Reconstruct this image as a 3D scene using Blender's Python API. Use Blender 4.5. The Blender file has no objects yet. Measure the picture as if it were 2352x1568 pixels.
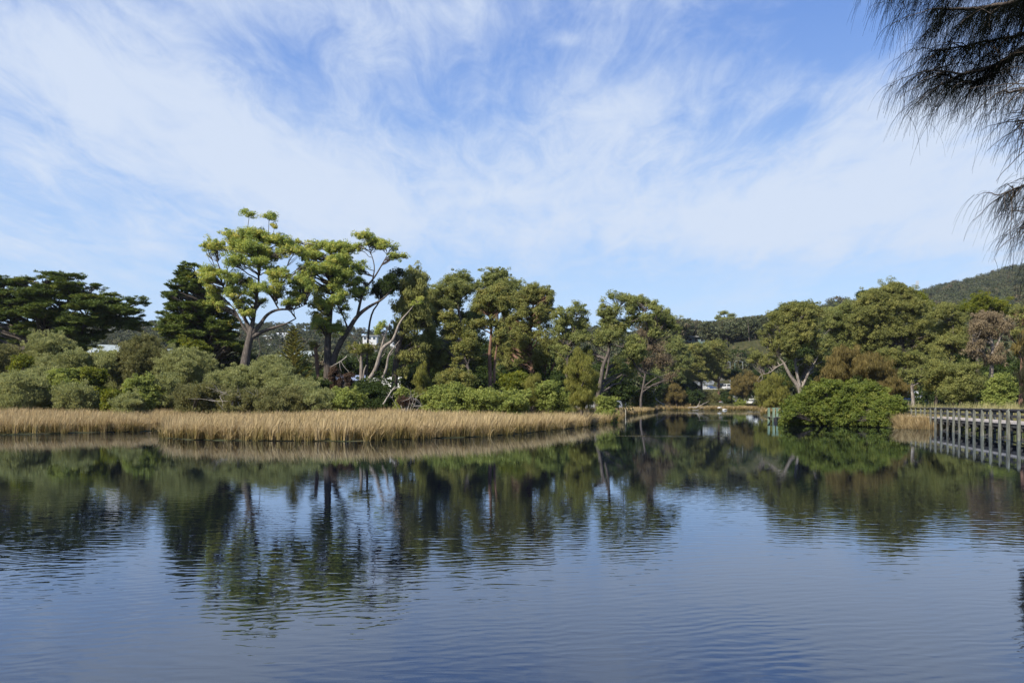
import bpy, math, random
import numpy as np

# ------------------------------------------------------------------ basics
SC = bpy.context.scene
COL = SC.collection
rng = np.random.default_rng(11)
F, CX, HY, CAMZ = 1829.0, 1176.0, 924.5, 2.6     # focal length and horizon of the photograph at 2352 px width
STAT = {'faces': 0}

def at(px, py, Y):
    """world point seen at photo pixel (px, py) and standing Y metres away"""
    return np.array([(px - CX) / F * Y, Y, CAMZ + (HY - py) / F * Y])

def tag(o, label=None, cat=None, group=None, kind=None):
    if label: o['label'] = label
    if cat: o['category'] = cat
    if group: o['group'] = group
    if kind: o['kind'] = kind
    return o

def empty(name, loc, label, cat, group=None, rz=0.0):
    o = bpy.data.objects.new(name, None)
    COL.objects.link(o)
    o.location = [float(v) for v in loc]
    o.rotation_euler = (0, 0, rz)
    o.empty_display_size = 0.3
    return tag(o, label, cat, group)

def link_mesh(name, me, mat, parent=None, world=False):
    o = bpy.data.objects.new(name, me)
    COL.objects.link(o)
    if mat is not None: me.materials.append(mat)
    if parent is not None:
        o.parent = parent
        if world:   # vertices were given in world coordinates
            L = parent.location
            o.location = (-L.x, -L.y, -L.z)
    return o

def np_mesh(name, V, Fc, k, var=None, smooth=False):
    """V (n,3) vertices, Fc (m,k) faces with k corners"""
    me = bpy.data.meshes.new(name)
    V = np.ascontiguousarray(V, dtype=np.float32)
    Fc = np.ascontiguousarray(Fc, dtype=np.int32)
    me.vertices.add(len(V)); me.vertices.foreach_set('co', V.ravel())
    m = len(Fc)
    me.loops.add(m * k); me.loops.foreach_set('vertex_index', Fc.ravel())
    me.polygons.add(m)
    me.polygons.foreach_set('loop_start', np.arange(0, m * k, k, dtype=np.int32))
    me.polygons.foreach_set('loop_total', np.full(m, k, dtype=np.int32))
    if smooth: me.polygons.foreach_set('use_smooth', np.ones(m, dtype=bool))
    if var is not None:
        a = me.attributes.new('v', 'FLOAT', 'FACE')
        a.data.foreach_set('value', np.ascontiguousarray(var, dtype=np.float32))
    me.update(calc_edges=True)
    STAT['faces'] += m
    return me

def quad_mesh(name, Q, var=None):
    n = len(Q)
    return np_mesh(name, Q.reshape(-1, 3), np.arange(n * 4).reshape(n, 4), 4, var)

def unit(a):
    return a / (np.linalg.norm(a, axis=-1, keepdims=True) + 1e-9)

def rdir(n):
    return unit(rng.normal(size=(n, 3)))

# ------------------------------------------------------------------ tubes
class Tubes:
    def __init__(s): s.V = []; s.F = []; s.n = 0
    def add(s, pts, rad, sides=6, cap=True):
        pts = np.asarray(pts, float); rad = np.asarray(rad, float)
        m = len(pts)
        T = np.gradient(pts, axis=0); T = unit(T)
        ref = np.array([0.31, 0.17, 0.93]) if abs(T[0][2]) < 0.8 else np.array([0.95, 0.2, 0.1])
        A = unit(np.cross(T, ref)); B = np.cross(T, A)
        ang = np.arange(sides) * 2 * np.pi / sides
        R = (A[:, None] * np.cos(ang)[None, :, None] + B[:, None] * np.sin(ang)[None, :, None]) * rad[:, None, None] + pts[:, None]
        s.V.append(R.reshape(-1, 3))
        i = np.arange(m - 1)[:, None] * sides; j = np.arange(sides)[None]; j2 = (j + 1) % sides
        f = np.stack([i + j, i + j2, i + sides + j2, i + sides + j], -1).reshape(-1, 4) + s.n
        s.F.append(f); s.n += m * sides
        return s
    def mesh(s, name, smooth=True):
        return np_mesh(name, np.concatenate(s.V), np.concatenate(s.F), 4, None, smooth)

def bez(a, b, bend, n=6, jit=0.0):
    a = np.asarray(a, float); b = np.asarray(b, float)
    m = (a + b) / 2 + np.asarray(bend, float)
    t = np.linspace(0, 1, n)[:, None]
    p = (1 - t) ** 2 * a + 2 * t * (1 - t) * m + t * t * b
    if jit: p[1:-1] += rng.normal(size=(n - 2, 3)) * jit
    return p

def poly_resample(pts, rad, n):
    pts = np.asarray(pts, float); rad = np.asarray(rad, float)
    # smooth the path once (Chaikin) then resample
    for _ in range(2):
        q = [pts[0]]; r = [rad[0]]
        for i in range(len(pts) - 1):
            q += [pts[i] * .75 + pts[i + 1] * .25, pts[i] * .25 + pts[i + 1] * .75]
            r += [rad[i] * .75 + rad[i + 1] * .25, rad[i] * .25 + rad[i + 1] * .75]
        q.append(pts[-1]); r.append(rad[-1]); pts = np.array(q); rad = np.array(r)
    d = np.r_[0, np.cumsum(np.linalg.norm(np.diff(pts, axis=0), axis=1))]
    t = np.linspace(0, d[-1], n)
    return np.stack([np.interp(t, d, pts[:, k]) for k in range(3)], 1), np.interp(t, d, rad)

# ------------------------------------------------------------------ solid builder (boxes, prisms) for made things
class MB:
    def __init__(s): s.V = []; s.F = []
    def box(s, c, size, rz=0.0, ax=None):
        c = np.asarray(c, float); h = np.asarray(size, float) / 2
        P = np.array([[x, y, z] for z in (-1, 1) for y in (-1, 1) for x in (-1, 1)], float) * h
        if ax is not None: P = P @ np.asarray(ax, float)
        cs, sn = math.cos(rz), math.sin(rz)
        P = np.stack([P[:, 0] * cs - P[:, 1] * sn, P[:, 0] * sn + P[:, 1] * cs, P[:, 2]], 1) + c
        n = len(s.V); s.V += [tuple(p) for p in P]
        for f in ((0, 2, 3, 1), (4, 5, 7, 6), (0, 1, 5, 4), (2, 6, 7, 3), (0, 4, 6, 2), (1, 3, 7, 5)):
            s.F.append(tuple(n + i for i in f))
        return s
    def bar(s, a, b, w, h):
        """box from a to b, w wide (level) and h high"""
        a = np.asarray(a, float); b = np.asarray(b, float)
        d = b - a; L = np.linalg.norm(d); d = d / L
        side = np.cross(d, (0, 0, 1.0))
        if np.linalg.norm(side) < 1e-3: side = np.array([1.0, 0, 0])
        side = side / np.linalg.norm(side); up = np.cross(side, d)
        return s.box((a + b) / 2, (L, w, h), 0, np.array([d, side, up]))
    def prism(s, prof, y0, y1, inset=None):
        """profile in (x,z) extruded along y; inset = factor list per vertex pulling y in"""
        n = len(s.V); m = len(prof)
        for y in (y0, y1):
            for i, (x, z) in enumerate(prof):
                k = 1.0 if inset is None else inset[i]
                yc = (y0 + y1) / 2
                s.V.append((x, yc + (y - yc) * k, z))
        s.F.append(tuple(n + i for i in range(m)))
        s.F.append(tuple(n + m + i for i in reversed(range(m))))
        for i in range(m):
            j = (i + 1) % m
            s.F.append((n + j, n + i, n + m + i, n + m + j))
        return s
    def cyl(s, c, r, h, axis='z', seg=14, r2=None):
        n = len(s.V); c = np.asarray(c, float); r2 = r if r2 is None else r2
        for e, rr in ((-h / 2, r), (h / 2, r2)):
            for i in range(seg):
                a = 2 * math.pi * i / seg; p, q = math.cos(a) * rr, math.sin(a) * rr
                v = {'z': (p, q, e), 'y': (q, e, p), 'x': (e, p, q)}[axis]
                s.V.append(tuple(c + v))
        s.F.append(tuple(n + i for i in reversed(range(seg))))
        s.F.append(tuple(n + seg + i for i in range(seg)))
        for i in range(seg):
            j = (i + 1) % seg
            s.F.append((n + i, n + j, n + seg + j, n + seg + i))
        return s
    def face(s, pts):
        n = len(s.V); s.V += [tuple(map(float, p)) for p in pts]; s.F.append(tuple(range(n, n + len(pts)))); return s
    def build(s, name, mat, parent=None, bevel=0.0, world=False):
        me = bpy.data.meshes.new(name); me.from_pydata(s.V, [], s.F); me.update()
        o = link_mesh(name, me, mat, parent, world)
        if bevel:
            b = o.modifiers.new('bevel', 'BEVEL'); b.width = bevel; b.segments = 2; b.limit_method = 'ANGLE'
        return o

# ------------------------------------------------------------------ materials
def new_mat(name):
    m = bpy.data.materials.new(name); m.use_nodes = True
    nt = m.node_tree; nt.nodes.clear()
    out = nt.nodes.new('ShaderNodeOutputMaterial')
    return m, nt, out
def N(nt, typ, **kw):
    n = nt.nodes.new(typ)
    for k, v in kw.items():
        if k in n.inputs.keys() if isinstance(k, str) else False: n.inputs[k].default_value = v
        else: setattr(n, k, v)
    return n
def ramp(nt, stops):
    r = nt.nodes.new('ShaderNodeValToRGB'); e = r.color_ramp.elements
    while len(e) < len(stops): e.new(0.5)
    for el, (p, c) in zip(e, stops): el.position = p; el.color = (*c, 1)
    return r

def leaf_mat(name, stops, trans=0.42, rough=0.6, spec=0.2):
    """foliage: every leaf cluster has its own tone (attribute v), thin leaves let light through"""
    m, nt, out = new_mat(name)
    a = N(nt, 'ShaderNodeAttribute', attribute_name='v')
    r = ramp(nt, stops)
    nt.links.new(a.outputs['Fac'], r.inputs[0])
    p = nt.nodes.new('ShaderNodeBsdfPrincipled')
    p.inputs['Roughness'].default_value = rough
    p.inputs['Specular IOR Level'].default_value = spec
    nt.links.new(r.outputs[0], p.inputs['Base Color'])
    t = nt.nodes.new('ShaderNodeBsdfTranslucent')
    h = nt.nodes.new('ShaderNodeHueSaturation'); h.inputs['Saturation'].default_value = 1.15; h.inputs['Value'].default_value = 1.3
    h.inputs['Hue'].default_value = 0.485
    nt.links.new(r.outputs[0], h.inputs['Color']); nt.links.new(h.outputs[0], t.inputs['Color'])
    mx = nt.nodes.new('ShaderNodeMixShader'); mx.inputs[0].default_value = trans
    nt.links.new(p.outputs[0], mx.inputs[1]); nt.links.new(t.outputs[0], mx.inputs[2])
    nt.links.new(mx.outputs[0], out.inputs[0])
    return m

def bark_mat(name, c1, c2, c3=None, scale=1.5, bump=0.4):
    m, nt, out = new_mat(name)
    tc = nt.nodes.new('ShaderNodeTexCoord')
    mp = nt.nodes.new('ShaderNodeMapping'); mp.inputs['Scale'].default_value = (scale * 3, scale * 3, scale * .6)
    nt.links.new(tc.outputs['Object'], mp.inputs[0])
    n = nt.nodes.new('ShaderNodeTexNoise'); n.inputs['Scale'].default_value = 1.6; n.inputs['Detail'].default_value = 5
    n.inputs['Roughness'].default_value = .65
    nt.links.new(mp.outputs[0], n.inputs['Vector'])
    st = [(0.35, c1), (0.6, c2)] + ([(0.72, c3)] if c3 else [])
    r = ramp(nt, st); nt.links.new(n.outputs['Fac'], r.inputs[0])
    p = nt.nodes.new('ShaderNodeBsdfPrincipled'); p.inputs['Roughness'].default_value = .85
    p.inputs['Specular IOR Level'].default_value = .2
    nt.links.new(r.outputs[0], p.inputs['Base Color'])
    b = nt.nodes.new('ShaderNodeBump'); b.inputs['Strength'].default_value = bump; b.inputs['Distance'].default_value = .05
    nt.links.new(n.outputs['Fac'], b.inputs['Height']); nt.links.new(b.outputs[0], p.inputs['Normal'])
    nt.links.new(p.outputs[0], out.inputs[0])
    return m

def paint_mat(name, c, rough=0.45, metal=0.0, dirt=0.25, scale=1.2, spec=0.5):
    """painted or plain surface with a little procedural wear"""
    m, nt, out = new_mat(name)
    tc = nt.nodes.new('ShaderNodeTexCoord')
    n = nt.nodes.new('ShaderNodeTexNoise'); n.inputs['Scale'].default_value = scale; n.inputs['Detail'].default_value = 6
    nt.links.new(tc.outputs['Object'], n.inputs['Vector'])
    d = tuple(v * (1 - dirt) for v in c)
    r = ramp(nt, [(0.35, d), (0.65, c)]); nt.links.new(n.outputs['Fac'], r.inputs[0])
    p = nt.nodes.new('ShaderNodeBsdfPrincipled'); p.inputs['Roughness'].default_value = rough
    p.inputs['Metallic'].default_value = metal; p.inputs['Specular IOR Level'].default_value = spec
    nt.links.new(r.outputs[0], p.inputs['Base Color'])
    nt.links.new(p.outputs[0], out.inputs[0])
    return m
M = {}
# foliage tones (linear reflectance)
M['gum_bright'] = leaf_mat('gum_bright', [(0, (0.1379, 0.1967, 0.0539)), (.45, (0.2932, 0.3580, 0.0889)), (.8, (0.5151, 0.5019, 0.1239)), (1, (0.6860, 0.5816, 0.1792))])
M['gum_green'] = leaf_mat('gum_green', [(0, (0.1029, 0.1240, 0.0370)), (.5, (0.2069, 0.2179, 0.0612)), (1, (0.3518, 0.3101, 0.0890))])
M['gum_grey'] = leaf_mat('gum_grey', [(0, (0.1244, 0.1487, 0.0494)), (.5, (0.2233, 0.2490, 0.0782)), (1, (0.3587, 0.3516, 0.1196))])
M['gum_olive'] = leaf_mat('gum_olive', [(0, (0.1183, 0.1328, 0.0428)), (.5, (0.2234, 0.2341, 0.0689)), (1, (0.3672, 0.3432, 0.1069))])
M['gum_brown'] = leaf_mat('gum_brown', [(0, (0.1253, 0.0943, 0.0563)), (.5, (0.2093, 0.1633, 0.0943)), (1, (0.3151, 0.2403, 0.1391))])
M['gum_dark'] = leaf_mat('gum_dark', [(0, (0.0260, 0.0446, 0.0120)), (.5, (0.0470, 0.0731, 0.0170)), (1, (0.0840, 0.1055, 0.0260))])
M['cypress'] = leaf_mat('cypress', [(0, (0.0550, 0.0805, 0.0200)), (.5, (0.1125, 0.1552, 0.0320)), (.9, (0.2025, 0.2185, 0.0390)), (1, (0.4025, 0.3197, 0.0390))], trans=.12)
M['sage'] = leaf_mat('sage', [(0, (0.1540, 0.1706, 0.0683)), (.5, (0.2629, 0.2797, 0.1113)), (1, (0.3850, 0.3856, 0.1617))])
M['olive'] = leaf_mat('olive', [(0, (0.108, 0.113, 0.043)), (.5, (0.186, 0.186, 0.070)), (1, (0.274, 0.255, 0.104))])
M['bright'] = leaf_mat('bright', [(0, (0.114, 0.144, 0.039)), (.5, (0.228, 0.269, 0.064)), (1, (0.370, 0.385, 0.106))])
M['ygreen'] = leaf_mat('ygreen', [(0, (0.0792, 0.0994, 0.0165)), (.5, (0.1494, 0.1748, 0.0231)), (1, (0.2808, 0.2650, 0.0330))])
M['mangrove'] = leaf_mat('mangrove', [(0, (0.0717, 0.0975, 0.0188)), (.5, (0.1469, 0.1886, 0.0297)), (1, (0.2607, 0.2659, 0.0554))], spec=.3)
M['sheoak_yg'] = leaf_mat('sheoak_yg', [(0, (0.113, 0.122, 0.026)), (.5, (0.198, 0.200, 0.041)), (1, (0.282, 0.260, 0.065))])
M['sheoak_brown'] = leaf_mat('sheoak_brown', [(0, (0.097, 0.077, 0.025)), (.5, (0.167, 0.132, 0.040)), (1, (0.263, 0.200, 0.064))])
M['sheoak_dark'] = leaf_mat('sheoak_dark', [(0, (0.029, 0.029, 0.015)), (.5, (0.049, 0.048, 0.024)), (1, (0.079, 0.072, 0.037))])
M['sheoak_near_shade'] = leaf_mat('sheoak_near_shade', [(0, (0.0023, 0.0030, 0.0025)), (.7, (0.0036, 0.0055, 0.0035)), (1, (0.0095, 0.0115, 0.0060))], trans=.03, spec=.06, rough=.9)  # near-black: the backlit shade on the overhanging needles is put into this colour
M['deadleaf'] = leaf_mat('deadleaf', [(0, (0.0525, 0.0289, 0.0171)), (.5, (0.0896, 0.0544, 0.0342)), (1, (0.1316, 0.0952, 0.0612))])
M['reed'] = leaf_mat('reed', [(0, (0.1230, 0.1030, 0.0330)), (.3, (0.2240, 0.1747, 0.0594)), (.6, (0.3810, 0.2839, 0.1386)), (1, (0.5600, 0.4462, 0.2508))], trans=.25)
M['phrag'] = leaf_mat('phrag', [(0, (0.090, 0.110, 0.030)), (.5, (0.220, 0.220, 0.080)), (1, (0.360, 0.310, 0.150))], trans=.3)
M['far_forest'] = leaf_mat('far_forest', [(0, (0.0399, 0.0476, 0.0221)), (.5, (0.0688, 0.0799, 0.0336)), (.85, (0.0986, 0.0969, 0.0435)), (1, (0.1139, 0.0850, 0.0508))], trans=.15)
M['bark_dark'] = bark_mat('bark_dark', (.035, .028, .022), (.10, .08, .065), (.17, .14, .115))
M['bark_grey'] = bark_mat('bark_grey', (.05, .04, .033), (.12, .10, .085), (.22, .19, .165))
M['bark_pale'] = bark_mat('bark_pale', (.12, .09, .07), (.27, .235, .20), (.44, .40, .36))
M['bark_red'] = bark_mat('bark_red', (.09, .045, .03), (.22, .13, .09), (.32, .22, .17))
M['dead_wood'] = bark_mat('dead_wood', (.22, .19, .16), (.42, .38, .33), (.55, .5, .45))
# ------------------------------------------------------------------ shoreline, terrain, water
SHORE = np.array([(-400, 60), (-120, 60), (-60, 62), (-41.6, 64.7), (-39, 66.5), (-37, 69.4), (-34.2, 71.5), (-32.4, 75.2), (-30.6, 76.5), (-29.2, 71),
 (-27.3, 62.2), (-25, 57.5), (-22, 55.4), (-17.1, 54.1), (-10.2, 53.5), (-6, 58.2), (-3.2, 59.8), (-.9, 63.6), (2.1, 70), (5.3, 78.6), (8.3, 87), (11.6, 99),
 (14.6, 110), (16.4, 122), (16.2, 136), (19.5, 146), (31.5, 194), (40, 226), (48, 262), (51.5, 285), (60.5, 288), (72.6, 280), (84, 272), (78, 246), (60, 190), (46, 146), (38.4, 118),
 (35.4, 103), (34.8, 94), (35.2, 91), (36.6, 89), (38.2, 86.5), (39.4, 82), (41.6, 78.6), (44.6, 77.5), (47.5, 62), (44, 47), (37, 38), (28, 30), (18, 27.5), (16.1, 24.8), (15.7, 22.5), (17, 17), (16, 13.5), (9.4, 12.5), (7.2, 8.5), (5.6, 5), (3, 2.6),
 (-30, 2.6), (-400, 2.6)], float)
def sdist(x, y):
    """distance to the shoreline, positive on land"""
    x = np.asarray(x, float).ravel(); y = np.asarray(y, float).ravel()
    d = np.full(len(x), 1e9); inside = np.zeros(len(x), bool)
    n = len(SHORE)
    for i in range(n):
        ax, ay = SHORE[i]; bx, by = SHORE[(i + 1) % n]
        ex, ey = bx - ax, by - ay
        t = np.clip(((x - ax) * ex + (y - ay) * ey) / (ex * ex + ey * ey), 0, 1)
        d = np.minimum(d, np.hypot(x - ax - t * ex, y - ay - t * ey))
        c = ((ay > y) != (by > y)) & (x < (bx - ax) * (y - ay) / (by - ay + 1e-12) + ax)
        inside ^= c
    return np.where(inside, -d, d)
def sm(a, b, t):
    t = np.clip((t - a) / (b - a), 0, 1); return t * t * (3 - 2 * t)
HU = np.array([-4000, -1500, 0, 350, 640, 760, 900, 1100, 1350, 1500, 1575, 1640, 1700, 1760, 1800, 1880, 1980, 2080, 2200, 2352, 2700, 5000], float)
HYc = np.array([900, 900, 900, 900, 900, 900, 900, 850, 800, 650, 560, 540, 540, 550, 560, 700, 900, 1050, 1100, 1100, 1100, 1000], float)
HPy = np.array([800, 770, 745, 752, 757, 772, 788, 795, 775, 778, 780, 788, 778, 770, 752, 732, 714, 696, 668, 634, 604, 760], float)
HZc = CAMZ + (HY - HPy) / F * HYc
ST_U = np.array([1480, 1540, 1790, 1850], float)
def wob(x, y, s, k):
    return np.sin(x / s + k) * np.cos(y / s * 1.13 - k * 2) + .5 * np.sin(x / s * 2.3 + y / s * 1.7 + k)
def hgt(x, y):
    x = np.asarray(x, float); y = np.asarray(y, float); shp = x.shape
    x = x.ravel(); y = y.ravel()
    t = sdist(x, y)
    h = np.where(t < 0, np.maximum(-1.2, t * .45), 0.06 + .5 * sm(0, 28, t) + 1.0 * sm(34, 90, t))
    h = h + np.where(t > 1, .10 * wob(x, y, 3.1, .7) * sm(1, 6, t), 0)
    yy = np.maximum(y, 60)
    u = x / yy * F + CX
    lo_ = 32 - 24 * sm(105, 138, yy)
    h = h + 3.2 * sm(0, 22, t - np.maximum(lo_, 5)) * (1 - sm(1440, 1500, u)) * sm(66, 80, y) * (1 - sm(230, 300, y))
    Yc = np.interp(u, HU, HYc); Zc = np.interp(u, HU, HZc)
    s = np.clip((yy - 170) / (Yc - 170), 0, 1)
    hill = Zc * (s ** 1.25) - 1.6 * (s > 0) * (1 - s)
    # embankment and road bench at the head of the lagoon
    wgt = np.interp(u, ST_U, [0, 1, 1, 0])
    bench = np.interp(yy, [292, 322, 335, 366, 400, 540], [1.2, 3.4, 7.0, 7.8, 15, 1e3]) * 1.0
    hb = np.minimum(np.maximum(bench, 0), np.maximum(Zc * s ** .8, 7.6))
    hh = hill * (1 - wgt) + np.where(yy > 292, hb, 0) * wgt
    over = np.clip((yy - Yc) / 900, 0, 1)
    hh = hh - over * Zc * .55
    hh = hh + s * (1 - wgt) * 3.0 * wob(x, y, 55, 1.3) * (yy > 200)
    rise = sm(1, 40, t) * (1 - wgt) + sm(0, 9, t) * wgt
    return (h + np.maximum(hh, 0) * rise).reshape(shp)
def hz(x, y): return float(hgt(np.array([x]), np.array([y]))[0])
def ground_at(px, Y):
    x = (px - CX) / F * Y
    return np.array([x, Y, hz(x, Y)])

def geo(a, b, n): return np.sign(a) * np.geomspace(abs(a), abs(b), n)
gx = np.r_[geo(-3400, -75, 60)[:-1], np.arange(-75, 110, 1.3), geo(110, 3400, 75)]
gy = np.r_[geo(-2400, -10, 25)[:-1], np.arange(-10, 300, 1.3), geo(300, 2500, 115)]
X, Yg = np.meshgrid(gx, gy)
Z = hgt(X, Yg)
V = np.stack([X.ravel(), Yg.ravel(), Z.ravel()], 1)
nx, ny = len(gx), len(gy)
i = np.arange(ny - 1)[:, None] * nx + np.arange(nx - 1)[None]
Fq = np.stack([i, i + 1, i + nx + 1, i + nx], -1).reshape(-1, 4)
m, nt, out = new_mat('earth_and_grass')
tc = nt.nodes.new('ShaderNodeTexCoord')
n1 = nt.nodes.new('ShaderNodeTexNoise'); n1.inputs['Scale'].default_value = .35; n1.inputs['Detail'].default_value = 8; n1.inputs['Roughness'].default_value = .7
nt.links.new(tc.outputs['Object'], n1.inputs['Vector'])
r = ramp(nt, [(.3, (.030, .027, .015)), (.5, (.045, .048, .020)), (.62, (.07, .062, .030)), (.75, (.11, .09, .05))])
nt.links.new(n1.outputs['Fac'], r.inputs[0])
p = nt.nodes.new('ShaderNodeBsdfPrincipled'); p.inputs['Roughness'].default_value = .95; p.inputs['Specular IOR Level'].default_value = .1
nt.links.new(r.outputs[0], p.inputs['Base Color'])
b = nt.nodes.new('ShaderNodeBump'); b.inputs['Strength'].default_value = .6; b.inputs['Distance'].default_value = .15
nt.links.new(n1.outputs['Fac'], b.inputs['Height']); nt.links.new(b.outputs[0], p.inputs['Normal'])
nt.links.new(p.outputs[0], out.inputs[0]); M['ground'] = m
tag(link_mesh('ground', np_mesh('ground', V, Fq, 4, None, True), M['ground']), 'earth banks and rising hills around the lagoon', None, None, 'structure')

# water: one level sheet, brown body, ruffled in places by a light breeze
m, nt, out = new_mat('lagoon_water')
L = nt.links.new
tc = nt.nodes.new('ShaderNodeTexCoord')
def mapped(scale, rot=0.0, loc=(0, 0, 0)):
    mp = nt.nodes.new('ShaderNodeMapping'); mp.inputs['Scale'].default_value = scale; mp.inputs['Rotation'].default_value = (0, 0, rot)
    mp.inputs['Location'].default_value = loc
    L(tc.outputs['Object'], mp.inputs[0]); return mp
def noise(mp, sc, det, rough=.5, dist=0.0):
    n = nt.nodes.new('ShaderNodeTexNoise'); n.inputs['Scale'].default_value = sc; n.inputs['Detail'].default_value = det
    n.inputs['Roughness'].default_value = rough; n.inputs['Distortion'].default_value = dist
    L(mp.outputs[0], n.inputs['Vector']); return n.outputs['Fac']
def mth(op, a, b=None, c=None, clamp=False):
    n = nt.nodes.new('ShaderNodeMath'); n.operation = op; n.use_clamp = clamp
    for k, v in enumerate((a, b, c)):
        if v is None: continue
        if isinstance(v, (int, float)): n.inputs[k].default_value = v
        else: L(v, n.inputs[k])
    return n.outputs[0]
def wave(mp, sc, dist, dsc):
    w = nt.nodes.new('ShaderNodeTexWave'); w.wave_type = 'BANDS'; w.bands_direction = 'Y'; w.wave_profile = 'SIN'
    w.inputs['Scale'].default_value = sc; w.inputs['Distortion'].default_value = dist; w.inputs['Detail'].default_value = 3
    w.inputs['Detail Scale'].default_value = dsc
    L(mp.outputs[0], w.inputs['Vector']); return w.outputs['Fac']
rip1 = noise(mapped((.8, 2.6, 1), .12), 1.6, 2, .5, .6)        # wavelets running across
rip2 = noise(mapped((1.0, 2.0, 1), -.55), 3.4, 2, .5, .2)
w1 = wave(mapped((1, 1, 1), .34), 1.05, 9.0, .7)                   # long crossing ripple trains
w2 = wave(mapped((1, 1, 1), -.28, (3, 5, 0)), 1.5, 10.0, .6)
swell = noise(mapped((.5, 1, 1)), .22, 2)
patch = mth('MULTIPLY_ADD', noise(mapped((.5, 1, 1), .2, (11, 4, 0)), .10, 2, .5), 3.4, -1.15, True)
patchb = mth('MULTIPLY_ADD', noise(mapped((.7, 1, 1), -.3, (31, 14, 0)), .13, 2, .5), 3.6, -1.3, True)
sep = nt.nodes.new('ShaderNodeSeparateXYZ'); L(tc.outputs['Object'], sep.inputs[0])
calm = nt.nodes.new('ShaderNodeMapRange'); calm.inputs['From Min'].default_value = 9; calm.inputs['From Max'].default_value = 32
calm.inputs['To Min'].default_value = 1.0; calm.inputs['To Max'].default_value = .13
calm.interpolation_type = 'SMOOTHERSTEP'; L(sep.outputs['Y'], calm.inputs['Value'])
def blob(cx, cy, rx, ry):
    a = mth('DIVIDE', mth('SUBTRACT', sep.outputs['X'], cx), rx); c = mth('DIVIDE', mth('SUBTRACT', sep.outputs['Y'], cy), ry)
    q = mth('ADD', mth('MULTIPLY', a, a), mth('MULTIPLY', c, c))
    return mth('SUBTRACT', 1.0, q, None, True)
h = mth('MULTIPLY', rip1, .0036)
h = mth('ADD', h, mth('MULTIPLY', mth('MULTIPLY', rip2, patchb), .0013))
h = mth('ADD', h, mth('MULTIPLY', mth('MULTIPLY', w1, patch), .0014))
h = mth('ADD', h, mth('MULTIPLY', mth('MULTIPLY', w2, patchb), .0011))
h = mth('MULTIPLY', h, calm.outputs[0])
# breeze patches far out
gust = mth('ADD', mth('ADD', blob(62, 235, 24, 32), blob(-33, 62, 14, 5)), mth('ADD', blob(12, 62, 5, 2), blob(30, 118, 3, 3)), None, True)
h = mth('ADD', h, mth('MULTIPLY', mth('MULTIPLY', noise(mapped((.6, 1.6, 1)), 2.6, 2), gust), .018))
bmp = nt.nodes.new('ShaderNodeBump'); bmp.inputs['Strength'].default_value = 1.0; bmp.inputs['Distance'].default_value = 1.0
L(h, bmp.inputs['Height'])
fr = nt.nodes.new('ShaderNodeFresnel'); fr.inputs['IOR'].default_value = 1.36; L(bmp.outputs[0], fr.inputs['Normal'])
df = nt.nodes.new('ShaderNodeBsdfDiffuse'); df.inputs['Color'].default_value = (.004, .005, .010, 1)
gl = nt.nodes.new('ShaderNodeBsdfGlossy'); gl.inputs['Color'].default_value = (.78, .87, 1.0, 1); gl.inputs['Roughness'].default_value = .012
L(bmp.outputs[0], gl.inputs['Normal'])
mxw = nt.nodes.new('ShaderNodeMixShader'); L(mth('POWER', fr.outputs[0], .74), mxw.inputs[0]); L(df.outputs[0], mxw.inputs[1]); L(gl.outputs[0], mxw.inputs[2])
L(mxw.outputs[0], out.inputs[0]); M['water'] = m
wx = np.array([-400, 100.0]); wv = np.array([(-420, 1.5, 0), (100, 1.5, 0), (100, 300, 0), (-420, 300, 0)], float)
tag(link_mesh('water', np_mesh('water', wv, np.array([[0, 1, 2, 3]]), 4), M['water']), 'still brown lagoon water reflecting trees and sky', None, None, 'structure')
# ------------------------------------------------------------------ foliage
def leaf_quads(c, axis, nrm, Ln, W):
    axis = unit(axis); side = unit(np.cross(axis, nrm))
    Ln = np.asarray(Ln)[:, None] / 2; W = np.asarray(W)[:, None] / 2
    return np.stack([c - axis * Ln, c + side * W, c + axis * Ln, c - side * W], 1)

def fill(cl, rad, n, style, Ln, W):
    """leaves for clumps: cl (m,3) centres, rad (m,3) radii, n per clump -> quads, tones"""
    m = len(cl)
    D = rdir(m * n).reshape(m, n, 3)
    r = rng.uniform(.35, 1.0, (m, n, 1)) ** .6
    off = D * r
    if style in ('gum', 'round'): off[..., 2] = np.where(off[..., 2] < 0, off[..., 2] * .8, off[..., 2])
    c = (cl[:, None] + off * rad[:, None]).reshape(-1, 3)
    D = D.reshape(-1, 3); k = len(c)
    R = rdir(k)
    ls = rng.uniform(.65, 1.35, k)
    if style == 'gum':
        axis = R * .8 + D * .35 + np.array([0, 0, -.55]); nrm = D * .9 + rdir(k) * .6 + np.array([0, 0, .5])
    elif style == 'round':
        axis = R; nrm = D * 1.0 + rdir(k) * .55 + np.array([0, 0, .5])
    elif style == 'droop':
        axis = R * .35 + np.array([0, 0, -1.0]) + D * .25; nrm = D + rdir(k) * .7
    elif style == 'spray':
        axis = R * .5 + D * .6 + np.array([0, 0, .7]); nrm = rdir(k) * .8 + D * .8 + np.array([0, 0, .3])
    elif style == 'flat':
        H = D * np.array([1, 1, .2]); axis = H + R * .5 + np.array([0, 0, .35]); nrm = np.array([0, 0, 1.0]) + D * .5 + rdir(k) * .7
    q = leaf_quads(c, axis, nrm, Ln * ls, W * rng.uniform(.7, 1.3, k))
    v = np.repeat(rng.uniform(.12, .88, m), n) * .62 + rng.uniform(0, 1, k) * .38
    return q, v

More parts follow.
